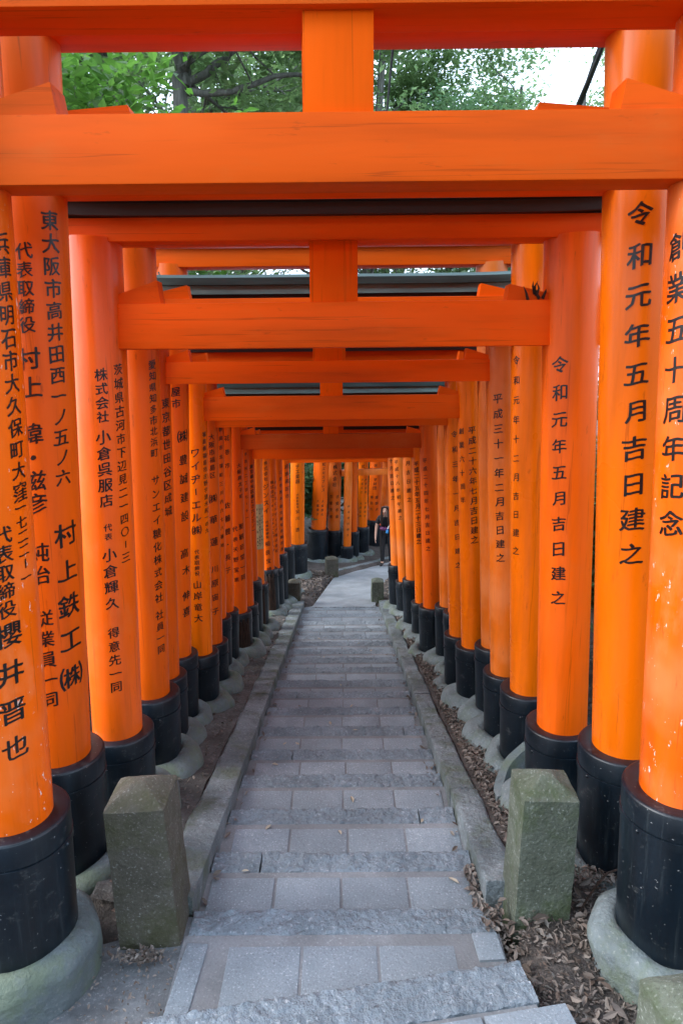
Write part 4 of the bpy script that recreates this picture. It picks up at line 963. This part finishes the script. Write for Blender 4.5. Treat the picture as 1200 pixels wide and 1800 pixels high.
# shrubs in the gaps between the pillars
sb1 = make_tree('shrub', 33, M_LEAF, '', h=1.5, tr=0.03, crown_lo=0.1, spread=0.9, nleaf=2200, lsz=0.10, limbs=10, lean=0.2)
SHR = [(-1.6, 16.4, 15, 1.5, 'dark shrub filling the gap beside the yellow-orange pillar'), (-0.4, 19.6, 260, 1.6, 'dark shrub filling the gap between the thick pillars'), (-2.6, 19.5, 190, 2.0, 'big dark shrub behind the yellow-orange pillar'), (1.9, 21.5, 120, 1.8, 'dark shrub at the end of the bend behind the faded pillar'), (2.5, 4.8, 0, 1.0, 'dark shrub glimpsed between the second and third right pillars'), (2.9, 5.6, 70, 1.25, 'larger shrub behind the one glimpsed between right pillars'), (-3.0, 4.3, 140, 1.0, 'low shrub glimpsed between the second and third left pillars'), (-3.9, 6.2, 200, 1.2, 'shrub behind the low one at the left pillars'),
       (2.9, 7.4, 260, 1.1, 'shrub hidden along the right row of pillars'), (-2.9, 13.4, 320, 1.2, 'shrub behind the yellow-orange pillar on the bend'), (-1.3, 17.9, 30, 1.3, 'shrub behind the thick pillars on the bend'), (-2.9, 15.5, 110, 1.5, 'dark shrub left of the thick pillar on the bend'), (0.2, 20.5, 75, 1.5, 'shrub seen between the slender pillar and its neighbour'), (3.6, 3.6, 150, 1.3, 'shrub on the leafy bank outside the right row')]
for i, (x, y, rz, sc_, lab) in enumerate(SHR):
    o = sb1 if i == 0 else dup(sb1); o.location = (x, y, ground_z(x, y)); o.rotation_euler = (0, 0, R(rz)); o.scale = (sc_,)*3; tag(o, lab, 'shrub', 'shrubs in the wood')

sb2 = make_tree('shrub', 57, M_LEAFP, 'tall pale-leaved shrub showing in the slit between the second and third right pillars', h=2.6, tr=0.03, crown_lo=0.15, spread=0.75, nleaf=2600, lsz=0.09, limbs=14, lean=0.15)
sb2['category'] = 'shrub'; sb2['group'] = 'shrubs in the wood'; sb2.location = (2.25, 5.5, ground_z(2.25, 5.5))
for x, y, rz, lab in ((2.95, 7.6, 120, 'pale-leaved shrub standing behind the tall one at the right pillars'), (-2.25, 5.6, 230, 'tall pale-leaved shrub showing in the slit between the second and third left pillars')):
    o = dup(sb2); o.location = (x, y, ground_z(x, y)); o.rotation_euler = (0, 0, R(rz)); o['label'] = lab

# ------------------------------------------------------------------ the walker
M_SKIN = simple('skin', (0.50, 0.30, 0.22), 0.55, 0.08, 8, 0); M_HAIR = simple('dark_hair', (0.022, 0.013, 0.010), 0.45, 0.4, 30, 0.2, (8, 8, 1))
M_CLOTH = simple('black_cotton', (0.012, 0.012, 0.014), 0.85, 0.3, 12, 0.2); M_SHOE = simple('black_shoe', (0.012, 0.012, 0.013), 0.5, 0.2, 10, 0)
M_PURP = simple('purple_nylon', (0.10, 0.02, 0.09), 0.6, 0.2, 10, 0); M_BLUE = simple('blue_tag', (0.05, 0.28, 0.62), 0.5, 0.1, 10, 0); M_STRAP = simple('slate_strap', (0.05, 0.07, 0.11), 0.7, 0.2, 10, 0); M_WHITE = simple('white_print', (0.7, 0.7, 0.7), 0.7, 0.1, 10, 0); M_RED = simple('red_tab', (0.5, 0.06, 0.02), 0.6, 0.1, 10, 0)
def skin(name, chains, mat_, parent, sub=2, rootv=0):
    vs, rad, es, idx = [], [], [], {}
    for ch in chains:
        prev = None
        for key, p, r_ in ch:
            if key not in idx: idx[key] = len(vs); vs.append(p); rad.append(r_)
            if prev is not None: es.append((prev, idx[key]))
            prev = idx[key]
    me = bpy.data.meshes.new(name); me.from_pydata(vs, es, []); o = bpy.data.objects.new(name, me); COL.objects.link(o)
    sk = o.modifiers.new('skin', 'SKIN'); sk.use_smooth_shade = True; ss = o.modifiers.new('sub', 'SUBSURF'); ss.levels = sub; ss.render_levels = sub
    for i, sv in enumerate(me.skin_vertices[0].data): sv.radius = rad[i] if isinstance(rad[i], tuple) else (rad[i], rad[i]); sv.use_root = (i == rootv)
    dg = bpy.context.evaluated_depsgraph_get(); dg.update(); m2 = bpy.data.meshes.new_from_object(o.evaluated_get(dg)); bpy.data.objects.remove(o)
    m2.materials.clear(); m2.materials.append(mat_); m2.polygons.foreach_set('use_smooth', [True]*len(m2.polygons))
    o = bpy.data.objects.new(name, m2); COL.objects.link(o); o.parent = parent; return o
PX, PY = 1.03, 15.2
man = empty('person', (PX, PY, zn(PY)+0.005)); tag(man, 'woman in black with long dark hair and purple waist bag, stooping beside the pillars', 'person')
man.rotation_euler = (0, 0, R(-12)); man.scale = (0.96, 0.96, 0.90)
pel = ('pel', (0, 0.03, 0.90), 0.085); ch1 = ('ch1', (0, -0.02, 1.06), 0.08); ch2 = ('ch2', (0, -0.11, 1.22), 0.085); nk = ('nk', (0, -0.19, 1.36), 0.05)
def arm(s, k=1.0):
    sh = (f'sh{s}', (s*0.155, -0.14, 1.29), 0.052*k); el = (f'el{s}', (s*0.225, -0.13, 1.04), 0.040*k); wr = (f'wr{s}', (s*0.235, -0.20, 0.81), 0.026*k); pa = (f'pa{s}', (s*0.232, -0.225, 0.745), (0.022*k, 0.034*k))
    return sh, el, wr, pa
def leg(s, k=1.0):
    st_ = 0.03*s
    return ((f'hip{s}', (s*0.085, 0.03, 0.83), 0.085*k), (f'kn{s}', (s*0.095, 0.0+st_, 0.47), 0.058*k), (f'an{s}', (s*0.10, 0.04+st_, 0.085), 0.038*k))
chains = [[pel, ch1, ch2, nk, ('hd0', (0, -0.215, 1.43), 0.062), ('hd1', (0, -0.245, 1.50), (0.075, 0.085)), ('hd2', (0, -0.235, 1.575), (0.072, 0.085)), ('hd3', (0, -0.215, 1.61), 0.03)],
          [('hd1', 0, 0), ('nose', (0, -0.345, 1.49), 0.012)]]
for s in (-1, 1):
    sh, el, wr, pa = arm(s); chains.append([ch2, sh, el, wr, pa])
    for k, (dx, dy, L_) in enumerate(((-0.5, -0.016, 0.062), (-0.2, -0.006, 0.072), (0.1, 0.004, 0.068), (0.4, 0.013, 0.055))):
        b0 = Vector(pa[1]) + Vector((0, dy-0.004, -0.028)); chains.append([pa, (f'f{s}{k}', tuple(b0), 0.0085), (f'g{s}{k}', tuple(b0+Vector((-s*0.004, dy*0.4-0.006, -L_*0.5))), 0.008), (f'h{s}{k}', tuple(b0+Vector((-s*0.016, dy*0.5-0.010, -L_))), 0.006)])
    chains.append([wr, (f't{s}', tuple(Vector(wr[1])+Vector((-s*0.012, -0.032, -0.035))), 0.010), (f'u{s}', tuple(Vector(wr[1])+Vector((-s*0.022, -0.047, -0.075))), 0.008)])
    hp, kn, an = leg(s); chains.append([pel, hp, kn, an, (f'to{s}', (s*0.115, -0.10+0.03*s, 0.03), 0.03)])
skin('body', chains, M_SKIN, man)
tsh = [[('w0', (0, 0.035, 0.80), 0.142), ('pel', (0, 0.02, 0.95), 0.132), ('ch1', (0, -0.02, 1.06), 0.130), ('ch2', (0, -0.11, 1.22), 0.132), ('nk', (0, -0.17, 1.33), 0.075)]]
for s in (-1, 1): tsh.append([('ch2', 0, 0), (f'sh{s}', (s*0.155, -0.14, 1.285), 0.070), (f'sl{s}', (s*0.207, -0.135, 1.12), 0.062)])
skin('t_shirt', tsh, M_CLOTH, man)
tr_ = [[('w', (0, 0.02, 1.02), 0.118), ('pel', (0, 0.035, 0.88), 0.128)]]
for s in (-1, 1): hp, kn, an = leg(s, 1.18); tr_.append([('pel', 0, 0), hp, kn, (an[0], an[1], 0.050)])
skin('trousers', tr_, M_CLOTH, man)
for s in (-1, 1): skin('shoe', [[('a', (s*0.10, 0.075+0.03*s, 0.05), 0.045), ('b', (s*0.108, 0.0+0.03*s, 0.05), 0.046), ('c', (s*0.12, -0.13+0.03*s, 0.035), 0.036)]], M_SHOE, man)
hr = [[('a', (0, -0.225, 1.648), 0.094), ('b', (0, -0.175, 1.56), 0.108), ('c', (0, -0.125, 1.43), 0.080), ('d', (0, -0.07, 1.30), 0.05)]]
for s in (-1, 1): hr.append([('a', 0, 0), (f'q{s}', (s*0.055, -0.298, 1.597), 0.032), (f'e{s}', (s*0.078, -0.27, 1.51), 0.026), (f'f{s}', (s*0.085, -0.285, 1.38), 0.032), (f'g{s}', (s*0.085, -0.28, 1.24), 0.034), (f'h{s}', (s*0.08, -0.26, 1.11), 0.020)])
skin('hair', hr, M_HAIR, man)
ey = MB()
for s in (-1, 1): ey.sphere((s*0.030, -0.322, 1.515), 0.011, 6); ey.box((s*0.031, -0.325, 1.540), (0.034, 0.008, 0.006), 0.002)
ey.v = list(ey.v); e_ = ey.build('eyes', M_HAIR, smooth=60); e_.parent = man
lp = MB(); lp.sphere((0, -0.325, 1.448), 0.018, 6, (1.1, 0.5, 0.35)); o = lp.build('lips', simple('lips', (0.36, 0.12, 0.11), 0.5, 0.1, 8, 0), smooth=60); o.parent = man
wb = MB(); wb.sphere((-0.03, -0.205, 1.02), 0.085, 8, (1.25, 0.55, 0.62)); wb.tube([(-0.15, -0.07, 1.08), (-0.08, -0.175, 1.05), (0.06, -0.18, 1.02), (0.15, -0.05, 0.99)], 0.014, 6); o = wb.build('waist_bag', M_PURP, smooth=60); o.parent = man
tg = MB(); tg.box((0.045, -0.235, 0.955), (0.055, 0.02, 0.085), 0.012, rot=Matrix.Rotation(0.2, 3, 'Y')); tg.box((0.055, -0.235, 1.01), (0.02, 0.015, 0.04), 0.005); o = tg.build('blue_tag', M_BLUE, smooth=40); o.parent = man
st_ = MB(); st_.tube([(-0.10, -0.08, 1.37), (-0.115, -0.255, 1.27), (-0.11, -0.20, 1.12), (-0.14, -0.06, 1.03)], 0.017, 6); o = st_.build('backpack_strap', M_STRAP, smooth=60); o.parent = man
st_ = MB(); st_.box((-0.108, -0.235, 1.135), (0.04, 0.03, 0.05), 0.006); o = st_.build('red_tab', M_RED, smooth=40); o.parent = man
st_ = MB(); st_.tube([(0.10, -0.10, 1.37), (0.105, -0.265, 1.27), (0.09, -0.22, 1.12), (0.06, -0.23, 1.03)], 0.016, 6); o = st_.build('camera_strap', M_WHITE, smooth=60); o.parent = man
